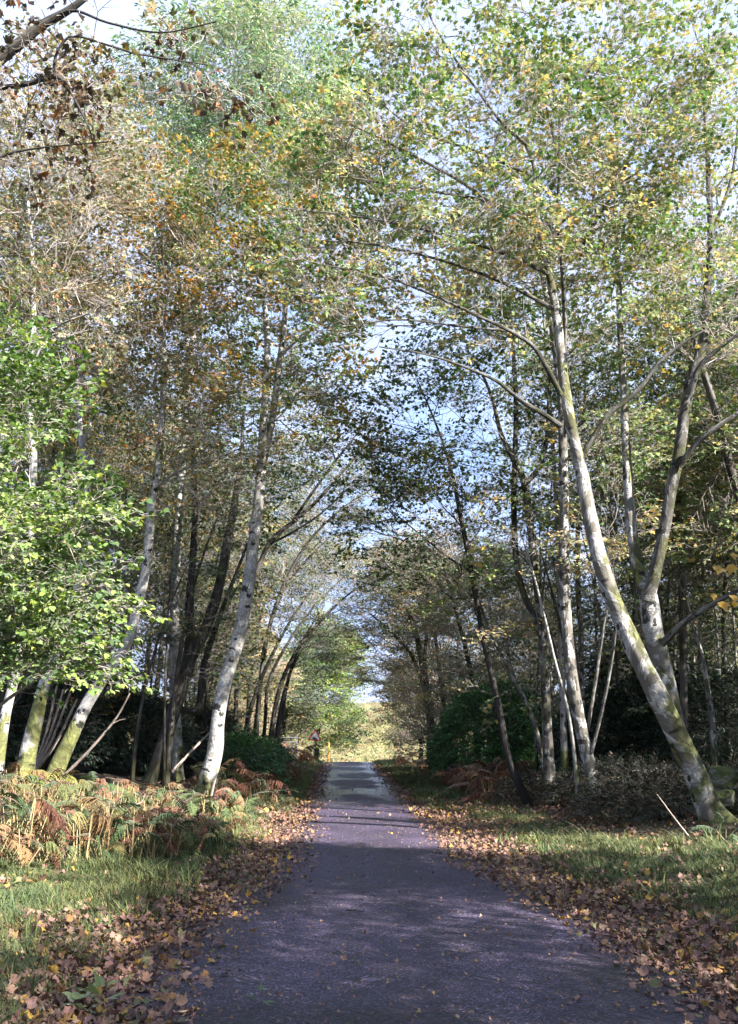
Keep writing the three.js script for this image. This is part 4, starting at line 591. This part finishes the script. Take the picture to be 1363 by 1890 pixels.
// ---------------------------------------------------------------- bracken: plants of arching fronds on pale stalks
function frondGeo(s, droop, curl) {
  const r = rng(s), mb = new MB(), n = 13, pts = [];
  const P = (t) => V(t, 0.34 * Math.sin(t * 2.0) - droop * t * t, 0.06 * Math.sin(t * 3 + s));
  for (let k = 0; k <= 8; k++) pts.push(P(k / 8));
  mb.tube(pts, pts.map((_, k) => lerp(0.008, 0.002, k / 8)), 3, { cap: false, color: () => [1.3, 1.15, 0.9] });
  for (let k = 0; k < n; k++) for (const sg of [-1, 1]) {
    if (r() < 0.12) continue; const t = 0.16 + 0.82 * (k / (n - 1)) + 0.03 * (r() - 0.5), p = P(t), L = 0.36 * Math.pow(Math.sin(Math.min(1, (1 - t) * 1.05 + 0.05) * 1.45), 0.9) * (0.75 + 0.5 * r()), d = V(0.42, -0.15 - curl * r() * 0.8 + 0.2 * r(), sg).normalize(), m = 6, w = 0.05;
    const side = V(1, 0.1, -sg * 0.4).normalize(), tone = 0.75 + 0.5 * r();
    let prev = null;
    for (let j = 0; j <= m; j++) {                                  // a saw-edged leaflet
      const f = j / m, c = p.clone().addScaledVector(d, L * f).add(V(0, -curl * f * f * L * 0.9, 0)), ww = w * (1 - f * 0.85) * (j % 2 ? 0.45 : 1);
      const col = [tone, tone, tone], a = mb.vert(c.clone().addScaledVector(side, ww), V(0, 1, 0), f, 0, col), b = mb.vert(c.clone().addScaledVector(side, -ww), V(0, 1, 0), f, 1, col);
      if (prev) { mb.tri(prev[0], a, prev[1]); mb.tri(a, b, prev[1]); } prev = [a, b];
    }
  }
  return mb.geo(true);
}
const FRONDS = [frondGeo(1, 0.25, 0.2), frondGeo(2, 0.5, 0.5), frondGeo(3, 0.15, 0.1), frondGeo(4, 0.75, 0.9), frondGeo(5, 1.0, 1.1), frondGeo(6, 0.4, 0.8), frondGeo(7, 0.9, 0.4), frondGeo(8, 0.6, 1.3)];
const FC = {};
const frondColor = (k, c) => { if (!FC[k]) { FC[k] = frondMat.clone(); FC[k].color.setRGB(...c); } return FC[k]; };
const FP = {
  green: [[0.048, 0.088, 0.022], [0.064, 0.100, 0.024], [0.040, 0.076, 0.022]],
  turning: [[0.152, 0.128, 0.036], [0.104, 0.120, 0.032], [0.184, 0.108, 0.040], [0.080, 0.104, 0.028]],
  russet: [[0.152, 0.056, 0.026], [0.176, 0.076, 0.032], [0.112, 0.040, 0.021], [0.200, 0.112, 0.052]],
};
const stalkMat = new THREE.MeshStandardMaterial({ name: 'bracken stalk', color: new THREE.Color().setRGB(0.27, 0.21, 0.10), roughness: 0.7 });
function bracken(x, d, kind, label, group, s, size = 1, tall = 1) {
  R = rng(s); const root = thing(kind === 'green' ? 'fern' : 'bracken_plant', label, 'fern', G(x, d, -0.03), group), st = new MB(), n = Math.floor(rr(4, 7));
  for (let k = 0; k < n; k++) {
    const a = (k / n) * 6.28 + rr(-0.5, 0.5), lean = rr(0.04, 0.2), h = rr(0.22, 0.6) * size * tall, foot = V(rr(-0.1, 0.1), 0, rr(-0.1, 0.1)), tip = foot.clone().add(V(Math.cos(a) * lean, h, Math.sin(a) * lean));
    st.tube([foot, foot.clone().lerp(tip, 0.5).add(V(0, 0, rr(-0.02, 0.02))), tip], [0.008, 0.007, 0.006], 4, { cap: false });
    const key = kind + Math.floor(R() * FP[kind].length), m = obj('frond', pick(FRONDS), frondColor(key, FP[kind][+key.slice(-1)]), root);
    m.position.copy(tip); m.rotation.set(rr(-0.6, 0.6), -a + rr(-0.6, 0.6), rr(-1.1, 0.35)); m.scale.set(rr(0.45, 0.85) * size, rr(0.4, 0.9) * size, rr(0.35, 0.8) * size);
  }
  obj('stalks', st.geo(), stalkMat, root); return root;
}
{
  const r = rng(77), q = (a, b) => a + (b - a) * r(); let k = 0;
  for (let i = 0; i < 330; i++) {                                   // the bank on the left
    const d = q(9.6, 18.5), e = 0.95 + 1.5 * (1 - ss(d, 9.5, 14)) + 4.2 * r() ** 1.4, x = roadX(d) - halfW(d) - e, f = r();
    const front = d < 12.5, kind = f < 0.36 ? 'green' : f < 0.66 ? 'turning' : 'russet';
    if (Math.abs(x) > d * 0.42 + 0.5) continue;
    const px = 681.5 + (x * F) / (d * 1.02), where = (d < 11.8 ? 'at the front' : d < 14.5 ? 'in the middle' : 'at the back') + ' of the left bank, ' + (px < 110 ? 'by the left edge' : px < 220 ? 'below the mossy pair' : px < 320 ? 'below the ragged brown tree' : 'nearest the road');
    bracken(x, d, kind, { green: 'green fern ', turning: 'yellowing bracken ', russet: 'withered red-brown bracken ' }[kind] + where, `${kind} ferns ${where}`, 8000 + k++, q(0.36, 0.68), front ? 1.9 : 1.6);
  }
  for (let i = 0; i < 34; i++) { const d = q(23, 33), e = q(0.9, 2.6); bracken(roadX(d) - halfW(d) - e, d, f2(r()), 'red-brown bracken left of the road past the knotted trunk, ' + third(d, 23, 33), 'russet bracken past the knotted trunk, ' + third(d, 23, 33), 900 + k++, q(0.8, 1.15)); }
  for (let i = 0; i < 36; i++) { const d = q(38, 58), e = q(0.8, 3.2); bracken(roadX(d) - halfW(d) - e, d, 'russet', 'red-brown bracken near the crest left of the road, ' + third(d, 38, 58), 'russet bracken by the crest, ' + third(d, 38, 58), 1000 + k++, q(1.1, 1.5)); }
  for (let i = 0; i < 40; i++) { const d = q(23.5, 31), e = q(1.5, 3.2); bracken(roadX(d) + halfW(d) + e, d, 'russet', 'wine-red bracken in front of the rhododendron, ' + third(d, 23.5, 31), 'russet bracken by the rhododendron, ' + third(d, 23.5, 31), 1100 + k++, q(0.9, 1.25)); }
  for (let i = 0; i < 8; i++) { const d = q(34, 52); bracken(roadX(d) + halfW(d) + q(1.2, 1.9), d, 'russet', 'small russet bracken at the foot of the right-hand row', 'russet bracken under the right-hand row', 1180 + k++, 0.9); }
  function third(d, a, b) { const t = (d - a) / (b - a); return t < 0.33 ? 'near end of the clump' : t < 0.67 ? 'middle of the clump' : 'far end of the clump'; }
  function f2(v) { return v < 0.15 ? 'green' : v < 0.35 ? 'turning' : 'russet'; }
  [[5.0, 14.0, 'fern at the mossy foot of the big leaning sycamore'], [5.7, 14.2, 'fern at the right edge below the mossy foot']].forEach(([x, d, l], i) => bracken(x, d, 'green', 'small green ' + l, null, 1300 + i, 0.65, 0.5));
  [[-5.5, 18.6, 'green fern in the shade between the mossy pair and the brown tree'], [-4.9, 19.4, 'green fern left of the foot of the knotted trunk'], [-3.5, 19.9, 'yellow-green fern fronds at the foot of the knotted trunk']].forEach(([x, d, l], i) => bracken(x, d, 'green', l, null, 1310 + i, 0.85, 0.8));
}

// ---------------------------------------------------------------- grass
function tuft(s, h) {
  const r = rng(s), mb = new MB();
  for (let k = 0; k < 16; k++) {
    const a = r() * 6.28, l = h * (0.45 + 0.75 * r()), b = 0.3 + 0.9 * r(), o = V((r() - 0.5) * 0.12, 0, (r() - 0.5) * 0.12), w = 0.0035 + 0.002 * r(), sd = V(-Math.sin(a), 0, Math.cos(a)), t = 0.7 + 0.6 * r(), c = r() < 0.18 ? [2.3 * t, 1.55 * t, 1.6 * t] : [t, t, t];
    const P = (f) => o.clone().add(V(Math.cos(a) * b * l * f * f, l * f * (1 - 0.35 * b * f), Math.sin(a) * b * l * f * f)); let pr = null;
    for (const f of [0, 0.4, 0.75, 1]) { const p = P(f), ww = w * (1 - f * 0.8), i = mb.vert(p.clone().addScaledVector(sd, ww), V(0, 1, 0), 0, f, c), j = mb.vert(p.clone().addScaledVector(sd, -ww), V(0, 1, 0), 1, f, c); if (pr) { mb.tri(pr[0], i, pr[1]); mb.tri(i, j, pr[1]); } pr = [i, j]; }
  }
  return mb.geo(true);
}
{
  const T = [tuft(1, 0.085), tuft(2, 0.13), tuft(3, 0.055)], r = rng(55), q = (a, b) => a + (b - a) * r();
  for (const [name, sg, lbl] of [['verge_grass', -1, 'grass of the left verge'], ['verge_grass', 1, 'grass of the right verge']]) {
    const sets = T.map(() => ({ m: [], c: [] }));
    for (let i = 0; i < 90000; i++) {
      const d = 5.6 + 54 * r() ** 2.0, e = q(0.1, 4.2), x = roadX(d) + sg * (halfW(d) + e); if (r() > grassy(x, d) * 0.95 * ss(fbm(x * 2.6, d * 2.6, 5, 2), 0.3, 0.62) || Math.abs(x) > d * 0.43 + 1) continue;
      const s = sets[Math.floor(r() * 3)], k = fbm(x * 0.8, d * 0.8, 3, 2), sc = q(0.7, 1.3) * (d > 25 ? 1.4 : 1) * (k > 0.56 ? 1.25 : 1) * (r() < 0.05 ? 1.7 : 1), b = q(0.75, 1.25);
      s.m.push(M4().makeRotationY(q(0, 6.28)).scale(V(sc, sc, sc)).setPosition(G(x, d, -0.01))); s.c.push(new THREE.Color().setRGB(lerp(0.05, 0.10, k) * b, lerp(0.10, 0.12, k) * b, 0.03 * b));
    }
    const gr = thing(name, lbl, 'grass', V(0, 0, 0)); gr.userData.kind = 'stuff'; sets.forEach((s, v) => copies('grass_blades', T[v], grassMat, s.m, s.c, gr));
  }
}

// ---------------------------------------------------------------- fallen leaves
const DRY = [[0.205, 0.107, 0.078], [0.238, 0.139, 0.094], [0.139, 0.074, 0.053], [0.082, 0.048, 0.037], [0.271, 0.180, 0.115], [0.180, 0.090, 0.074], [0.361, 0.213, 0.041], [0.205, 0.107, 0.037], [0.221, 0.123, 0.102], [0.123, 0.115, 0.049], [0.156, 0.082, 0.066], [0.197, 0.107, 0.082]];
{
  const r = rng(66), q = (a, b) => a + (b - a) * r(), all = [];
  const add = (x, d, small = 1) => {
    const on = edge(x, d) < 0, y = on ? roadH(d) + 0.052 * (1 - (Math.abs(x - roadX(d)) / halfW(d)) ** 2) + 0.014 : ground(x, d) + q(0.012, 0.05), s = (0.024 + 0.058 * r() ** 1.2) * (d > 20 ? 1.3 : 1) * small;
    const up = V(q(-0.85, 0.85), 1, q(-0.85, 0.85)).normalize(), a = q(0, 6.28); let dir = V(Math.cos(a), 0, Math.sin(a)); dir.addScaledVector(up, -dir.dot(up)).normalize();
    all.push({ m: frame(V(x, y + s * 0.12, -d), dir, up, s), p: V(x, y, -d), v: Math.floor(r() * 4), c: Math.floor(DRY.length * r()), s });
  };
  for (let i = 0; i < 170000; i++) { const d = 5.4 + 44 * r() ** 1.9, x = roadX(d) + q(-5.2, 5.8); if (Math.abs(x) > d * 0.43 + 0.8) continue; if (r() < litter(x, d)) add(x, d); }
  for (let i = 0; i < 170; i++) { const d = 5.6 + 34 * r() ** 1.6; add(roadX(d) + q(-1, 1) * halfW(d), d, 0.75); }
  for (let i = 0; i < 8000; i++) { const d = 5.5 + 26 * r() ** 1.8, s = q(-1.5, 1.5); if (r() < 0.4 + 0.6 * ss(Math.abs(s), 0.3, 1.1)) add(roadX(d) + s * halfW(d), d, 0.38); }
  const e = V(), seen = all.filter((l) => { e.copy(l.p).project(camera); return Math.abs(e.x) < 0.97 && Math.abs(e.y) < 0.97; }).sort((a, b) => b.s / b.p.distanceTo(camera.position) - a.s / a.p.distanceTo(camera.position)).slice(0, 300), big = new Set(seen);
  const mats = DRY.map((c) => { const m = dryMat.clone(); m.color.setRGB(...c); return m; });
  seen.forEach((l) => {
    const o = obj('fallen_leaf', BLADES.curled[l.v], mats[l.c]), s = l.p.x - roadX(-l.p.z), on = edge(l.p.x, -l.p.z) < -0.4, where = on ? 'on the tarmac' : s < 0 ? 'in the leaf litter left of the road' : 'in the leaf litter right of the road', hue = l.c === 6 ? 'yellow' : l.c === 7 || l.c === 9 ? 'olive-brown' : l.c === 3 || l.c === 2 ? 'dark brown' : 'pinkish brown';
    l.m.decompose(o.position, o.quaternion, o.scale); tag(o, `curled ${hue} fallen leaf lying ${where}`, 'leaf', `${hue} fallen leaves ${where}`);
  });
  const lit = thing('leaf_litter', 'brown fallen leaves heaped along both edges of the road', 'leaf litter'); lit.userData.kind = 'stuff';
  for (let v = 0; v < 4; v++) { const g = all.filter((l) => l.v === v && !big.has(l)); copies('litter_leaves', BLADES.curled[v], dryMat, g.map((l) => l.m), g.map((l) => new THREE.Color().setRGB(...DRY[l.c])), lit); }
  stats.push(['fallen leaves', all.length, seen.length]);
}

// ---------------------------------------------------------------- mossy stone wall and stones under the right-hand trees
function rock(s, sx, sy, sz) {
  const g = new THREE.IcosahedronGeometry(1, 2), p = g.attributes.position, c = [], r = rng(s), ox = r() * 50;
  for (let i = 0; i < p.count; i++) { const v = V().fromBufferAttribute(p, i), m = 0.5 + 0.95 * fbm(v.x * 1.7 + ox, v.y * 1.7, v.z * 1.7, 4); v.x = Math.sign(v.x) * Math.abs(v.x) ** 0.75; v.y = Math.sign(v.y) * Math.abs(v.y) ** 0.75; v.z = Math.sign(v.z) * Math.abs(v.z) ** 0.75; p.setXYZ(i, v.x * sx * m, v.y * sy * m, v.z * sz * m); }
  g.computeVertexNormals();
  for (let i = 0; i < p.count; i++) { const n = g.attributes.normal.getY(i), k = fbm(p.getX(i) * 6 + ox, p.getY(i) * 6, p.getZ(i) * 6, 3), moss = ss(n + (k - 0.5) * 2.2, -0.55, 0.0), l = 0.20 + 0.45 * ss(k, 0.52, 0.62); c.push(lerp(l, 0.035, moss), lerp(l * 0.97, 0.045, moss), lerp(l * 0.93, 0.01, moss)); }
  g.setAttribute('color', new THREE.Float32BufferAttribute(c, 3)); return g;
}
const stoneMat = new THREE.MeshStandardMaterial({ name: 'mossy stone', map: soil, bumpMap: soil, bumpScale: 0.02, roughness: 0.95, vertexColors: true, color: new THREE.Color().setRGB(1.5, 1.5, 1.5) });
{
  const rocks = [0, 1, 2, 3, 4].map((i) => rock(40 + i, 0.2, 0.12, 0.16)), r = rng(31), q = (a, b) => a + (b - a) * r();
  const w = thing('stone_wall', 'low tumbled mossy dry-stone wall in the shade behind the big leaning sycamore', 'wall', G(6.3, 18));
  for (let row = 0; row < 2; row++) for (let k = 0; k < 26; k++) {
    const d = 15.6 + k * 0.42 + (row % 2) * 0.2, x = 6.9 - (d - 15.6) * 0.17 + q(-0.1, 0.1); if (row === 1 && r() < 0.5) continue;
    const m = obj('stone', pick2(rocks, r), stoneMat, w); m.position.set(x - 6.3, ground(x, d) - ground(6.3, 18) + 0.0 + row * 0.14, -d + 18); m.rotation.set(q(-0.25, 0.25), q(0, 6.28), q(-0.25, 0.25)); m.scale.set(q(0.7, 1.3), q(0.6, 1.1), q(0.7, 1.3));
  }
  function pick2(a, rnd) { return a[Math.floor(rnd() * a.length)]; }
  const lone = [[1326, 1440, 16.8, 1.5, 'pale lichen-spotted boulder beside the foot of the big leaning sycamore'], [1338, 1472, 16.4, 0.9, 'smaller grey stone below the lichen-spotted boulder']];
  lone.forEach(([px, py, d, s, label], i) => { const o = obj('boulder', rock(60 + i, 0.19 * s, 0.15 * s, 0.18 * s), stoneMat), p = at(px, py, d); o.position.set(p.x, Math.max(p.y, ground(p.x, d) + 0.1), p.z); o.rotation.y = i; tag(o, label, 'boulder'); });
  // mossy hummock joining the pair of trees on the left
  const hum = obj('mossy_mound', rock(80, 0.75, 0.34, 0.45), new THREE.MeshStandardMaterial({ name: 'moss', map: soil, bumpMap: soil, bumpScale: 0.04, roughness: 1, color: new THREE.Color().setRGB(0.2, 0.21, 0.035) }));
  hum.position.copy(at(68, 1452, 19.8)); tag(hum, 'low mossy mound joining the feet of the mossy pair of trees', 'mound');
}

// ---------------------------------------------------------------- dead wood and small things
function stick(name, label, cat, pts, w0, w1, m = deadMat, forks = []) {
  const c = new THREE.CatmullRomCurve3(pts), P = c.getPoints(24), base = P[0].clone(), mb = new MB(), root = thing(name, label, cat, base);
  const r = rng(pts.length * 31 + Math.floor(w0 * 1000)); mb.tube(P.map((p) => p.clone().sub(base)), P.map((_, i) => lerp(w0, w1, i / 24) * (1 + 0.25 * (r() - 0.5))), 8, { v0: r() * 3 });
  obj('stem', mb.geo(true), m, root);
  forks.forEach(([f, dx, dy, dz]) => { const p = c.getPoint(f).sub(base), k = new MB(), e = p.clone().add(V(dx, dy, dz)); k.tube([p, p.clone().lerp(e, 0.5).add(V(0.02, 0.03, 0)), e], [w1 * 1.1, w1 * 0.8, w1 * 0.4], 5); obj('side_twig', k.geo(), m, root); });
}
stick('broken_stick', 'bare broken stick slanting up left out of the ground before the big sycamore', 'stick', [at(1272, 1545, 14.2), at(1245, 1510, 14.2), at(1213, 1466, 14.3)], 0.018, 0.007);
stick('dead_branch', 'dead bare branch slanting up right in the shade right of the mossy pair', 'branch', [at(110, 1440, 19.6), at(165, 1385, 19.4), at(215, 1325, 19.2), at(240, 1280, 19)], 0.035, 0.014, deadMat, [[0.6, 0.3, 0.1, 0.1]]);
stick('dead_branch', 'dead branch leaning on the knotted trunk from the lower left', 'branch', [at(318, 1425, 20.6), at(350, 1390, 20.8), at(388, 1352, 21.2)], 0.035, 0.02);
stick('fallen_branch', 'broken brown branch lying across the feet of the mossy pair', 'branch', [at(-6, 1418, 19), at(30, 1440, 18.9), at(72, 1446, 18.9)], 0.05, 0.025, bark.dark, [[0.5, -0.12, -0.35, 0.1], [0.75, 0.25, -0.2, 0.15]]);
stick('fallen_stick', 'pale curved stick lying on the ferns before the brown tree', 'stick', [at(205, 1505, 15), at(240, 1488, 15), at(262, 1480, 15.1), at(268, 1466, 15.1)], 0.012, 0.006, deadMat);
stick('fallen_twig', 'small dark forked twig lying in the middle of the road', 'twig', [at(640, 1683, 9.35), at(658, 1687, 9.3), at(672, 1692, 9.25)].map((p) => V(p.x, roadH(9) + 0.075, p.z)), 0.007, 0.003, bark.dark, [[0.4, 0.06, 0.015, -0.05]]);
// coppice shoots between the mossy pair
[[98, 1305], [110, 1312], [122, 1318], [135, 1330]].forEach(([px, py], i) => stick('coppice_shoot', ['upright grey shoot nearest the left mossy trunk', 'second grey shoot from the left mossy trunk', 'third grey shoot leaning right between the mossy trunks', 'grey shoot leaning right most, against the right mossy trunk'][i], 'shoot', [at(62 + i * 2, 1420, 20.8), at(lerp(64, px, 0.5) + 2, (1420 + py) / 2, 20.8), at(px + 8, py - 40, 20.8)], 0.04, 0.022, deadMat));
// leafy sprig and broad seedling at the bottom of the road
function seedling(label, x, d, kind, n, size, col, up) {
  R = rng(Math.floor(d * 100)); const on = edge(x, d) < 0, root = thing('seedling', label, 'plant', on ? V(x, roadH(d) + 0.07, -d) : G(x, d, 0.02)), m = leafMat.clone(); m.color.setRGB(...col);
  for (let k = 0; k < n; k++) { const a = (k / n) * 6.28 + rr(-0.3, 0.3), o = obj('leaf', BLADES[kind][k % 3], m, root); frame(V(Math.cos(a) * 0.02, 0.01 + 0.01 * k, Math.sin(a) * 0.02), V(Math.cos(a), up + rr(-0.1, 0.2), Math.sin(a)), V(0, 1, 0), size * rr(0.7, 1.2)).decompose(o.position, o.quaternion, o.scale); }
}
seedling('small green sprig lying at the bottom of the road', at(478, 1868, 6.15).x, 6.15, 'lance', 7, 0.09, [0.10, 0.19, 0.03], 0.15);
seedling('broad-leaved pale green seedling among the litter at the bottom left', at(148, 1862, 6.2).x, 6.2, 'heart', 9, 0.11, [0.26, 0.32, 0.13], 0.6);
seedling('narrow-leaved green seedling beside the broad one at the bottom left', at(185, 1868, 6.15).x, 6.15, 'lance', 8, 0.15, [0.16, 0.22, 0.06], 0.6);
seedling('small leafy green sprig in the litter above the seedlings', at(165, 1835, 6.6).x, 6.6, 'heart', 6, 0.07, [0.16, 0.22, 0.07], 0.2);

// twig of a sapling out of the frame, with a few yellow leaves
{
  R = rng(180); const foot = G(3.6, 6, -0.05), s = thing('yellow_sapling', 'few big bright yellow leaves on a bare twig hanging in at the right edge', 'sapling', foot), L = (p) => p.sub(foot), st = new MB(), m = [[0.62, 0.40, 0.03], [0.5, 0.30, 0.04]].map((c) => { const k = leafMat.clone(); k.color.setRGB(...c); return k; });
  st.tube([V(0, 0, 0), V(0.05, 1, 0.02), V(0, 2.0, 0.05), V(-0.05, 3, 0)], [0.022, 0.018, 0.013, 0.006], 7); obj('trunk', st.geo(), bark.dark, s);
  for (const [pts, leaves] of [[[[1430, 960], [1385, 1015], [1352, 1036], [1328, 1042]], [[1334, 1046, 0.10], [1356, 1040, 0.08], [1352, 1020, 0.06]]], [[[1440, 1060], [1390, 1082], [1350, 1092], [1325, 1104]], [[1332, 1108, 0.085], [1350, 1096, 0.07], [1362, 1110, 0.06], [1316, 1094, 0.05]]]]) {
    const b = new MB(), P = pts.map(([x, y]) => L(at(x, y, 5.9))); P.unshift(V(0.02, P[0].y - 0.2, 0.03)); b.tube(P, [0.009, 0.006, 0.004, 0.003, 0.002], 5); obj('branch', b.geo(), bark.dark, s);
    for (const [x, y, z] of leaves) { const o = obj('leaf', pick(BLADES.maple), pick(m), s); frame(L(at(x, y, 5.85)), V(rr(-1, 0.2), rr(-0.8, -0.2), rr(0.1, 0.6)), V(rr(-0.4, 0.4), 1, 0.9), z).decompose(o.position, o.quaternion, o.scale); }
  }
}

// ---------------------------------------------------------------- warning sign, marker post and gate by the crest
{
  const foot = G(at(578, 1400, 55).x, 55, -0.1), s = thing('warning_sign', 'red-bordered white triangular steep-hill sign on a grey post beyond the left verge', 'road sign', foot);
  const grey = new THREE.MeshStandardMaterial({ name: 'galvanised steel', color: new THREE.Color().setRGB(0.42, 0.43, 0.45), roughness: 0.5, metalness: 0.3 }), paint = (c) => new THREE.MeshStandardMaterial({ name: 'sign face', color: new THREE.Color().setRGB(...c), roughness: 0.4 });
  const h = at(583, 1366, 55).y - foot.y, side = 0.76, tri = (q, r0) => { const sh = new THREE.Shape(), pts = [[-0.5, 0], [0.5, 0], [0, 0.866]].map(([x, y]) => [x * q, (y - 0.2887) * q + 0.19]); for (let k = 0; k < 3; k++) { const a = pts[k], b = pts[(k + 1) % 3], c = pts[(k + 2) % 3], u = (p, z, t) => [p[0] + (z[0] - p[0]) * t, p[1] + (z[1] - p[1]) * t], p1 = u(b, a, r0), p2 = u(b, c, r0); k ? sh.lineTo(...p1) : sh.moveTo(...p1); sh.quadraticCurveTo(...b, ...p2); } sh.closePath(); return sh; };
  const post = obj('post', new THREE.CylinderGeometry(0.038, 0.038, h + 0.42, 16), grey, s); post.position.y = (h + 0.42) / 2;
  obj('post_cap', new THREE.SphereGeometry(0.042, 12, 8), grey, s).position.y = h + 0.425;
  const plate = obj('sign_plate', new THREE.ExtrudeGeometry(tri(side, 0.1), { depth: 0.012, bevelEnabled: true, bevelSize: 0.004, bevelThickness: 0.003, bevelSegments: 2 }), paint([0.62, 0.04, 0.03]), s); plate.position.set(0, h, 0.045);
  const white = obj('sign_face', new THREE.ExtrudeGeometry(tri(side * 0.72, 0.06), { depth: 0.004, bevelEnabled: false }), paint([0.85, 0.85, 0.84]), plate); white.position.z = 0.0165;
  const wedge = new THREE.Shape(); wedge.moveTo(-0.15, 0.03); wedge.lineTo(-0.15, 0.05); wedge.lineTo(-0.085, 0.165); wedge.lineTo(0.15, 0.055); wedge.lineTo(0.15, 0.03); wedge.closePath();
  const sym = obj('hill_symbol', new THREE.ExtrudeGeometry(wedge, { depth: 0.003, bevelEnabled: false }), paint([0.012, 0.012, 0.012]), plate); sym.position.set(0, 0.01, 0.022);
  for (const y of [h + 0.06, h + 0.3]) { const b = obj('bracket', new THREE.TorusGeometry(0.045, 0.008, 6, 16), grey, s); b.position.y = y; b.rotation.x = Math.PI / 2; }
  s.rotation.z = -0.07; s.rotation.y = 0.05;
  const mp = thing('marker_post', 'thin yellowish post standing right of the warning sign', 'post', G(at(607, 1390, 60).x, 60, -0.1)), ym = paint([0.5, 0.27, 0.06]);
  obj('post', new THREE.CylinderGeometry(0.055, 0.06, 1.5, 12), ym, mp).position.y = 0.75; obj('post_top', new THREE.ConeGeometry(0.056, 0.05, 12), ym, mp).position.y = 1.525;
  const gt = thing('field_gate', 'grey metal field gate half hidden by bracken left of the sign', 'gate', G(at(508, 1395, 50).x, 50)); 
  for (let k = 0; k < 5; k++) { const b = obj('rail', new THREE.CylinderGeometry(0.02, 0.02, 2.2, 10), grey, gt); b.rotation.z = Math.PI / 2; b.position.y = 0.25 + k * 0.22; }
  for (const x of [-1.1, 0, 1.1]) { const b = obj('upright', new THREE.CylinderGeometry(0.024, 0.024, 1.1, 10), grey, gt); b.position.set(x, 0.65, 0.005); }
}

// ---------------------------------------------------------------- far wooded slope past the crest
{
  const r = rng(12), q = (a, b) => a + (b - a) * r(), sets = [0, 1, 2].map(() => ({ m: [], c: [] }));
  for (let i = 0; i < 900; i++) {
    const d = q(95, 210), x = q(-0.28, 0.24) * d, h = q(2.5, 6) , b = pick3(PAL.far, r), g = ground(x, d), w = q(1.5, 3);
    for (let k = 0; k < 26; k++) { const a = q(0, 6.28), u = q(-1, 1), s = sets[Math.floor(r() * 3)], f = q(0.75, 1), c = Math.sqrt(1 - u * u), l = q(0.7, 1.3); s.m.push(frame(V(x + Math.cos(a) * c * w * f, g + h * 0.5 + u * h * 0.5 * f, -d + Math.sin(a) * c * w * f), V(Math.cos(a) * c, u * 0.6, Math.sin(a) * c), V(q(-0.4, 0.4), 1, q(-0.4, 0.4)), q(1.6, 2.6))); s.c.push(new THREE.Color().setRGB(b[0] * l, b[1] * l, b[2] * l)); }
  }
  function pick3(a, rnd) { return a[Math.floor(rnd() * a.length)]; }
  const far = thing('far_woodland', 'pale sunlit buff woodland on the slope beyond the crest', 'woodland'); far.userData.kind = 'stuff';
  sets.forEach((s, v) => copies('far_crowns', SPRAYS.small[v].leaf, leafMat, s.m, s.c, far));
}

let tris = 0, inst = 0, meshes = 0;
scene.traverse((o) => { if (o.isInstancedMesh) inst += o.count; else if (o.isMesh) { meshes++; tris += (o.geometry.index ? o.geometry.index.count : o.geometry.attributes.position.count) / 3; } });
console.log(stats.map((s) => s.join(' ')).join('; ')); console.log('triangles', Math.round(tris), 'instances', inst, 'meshes', meshes, 'top', scene.children.length);
renderer.render(scene, camera);
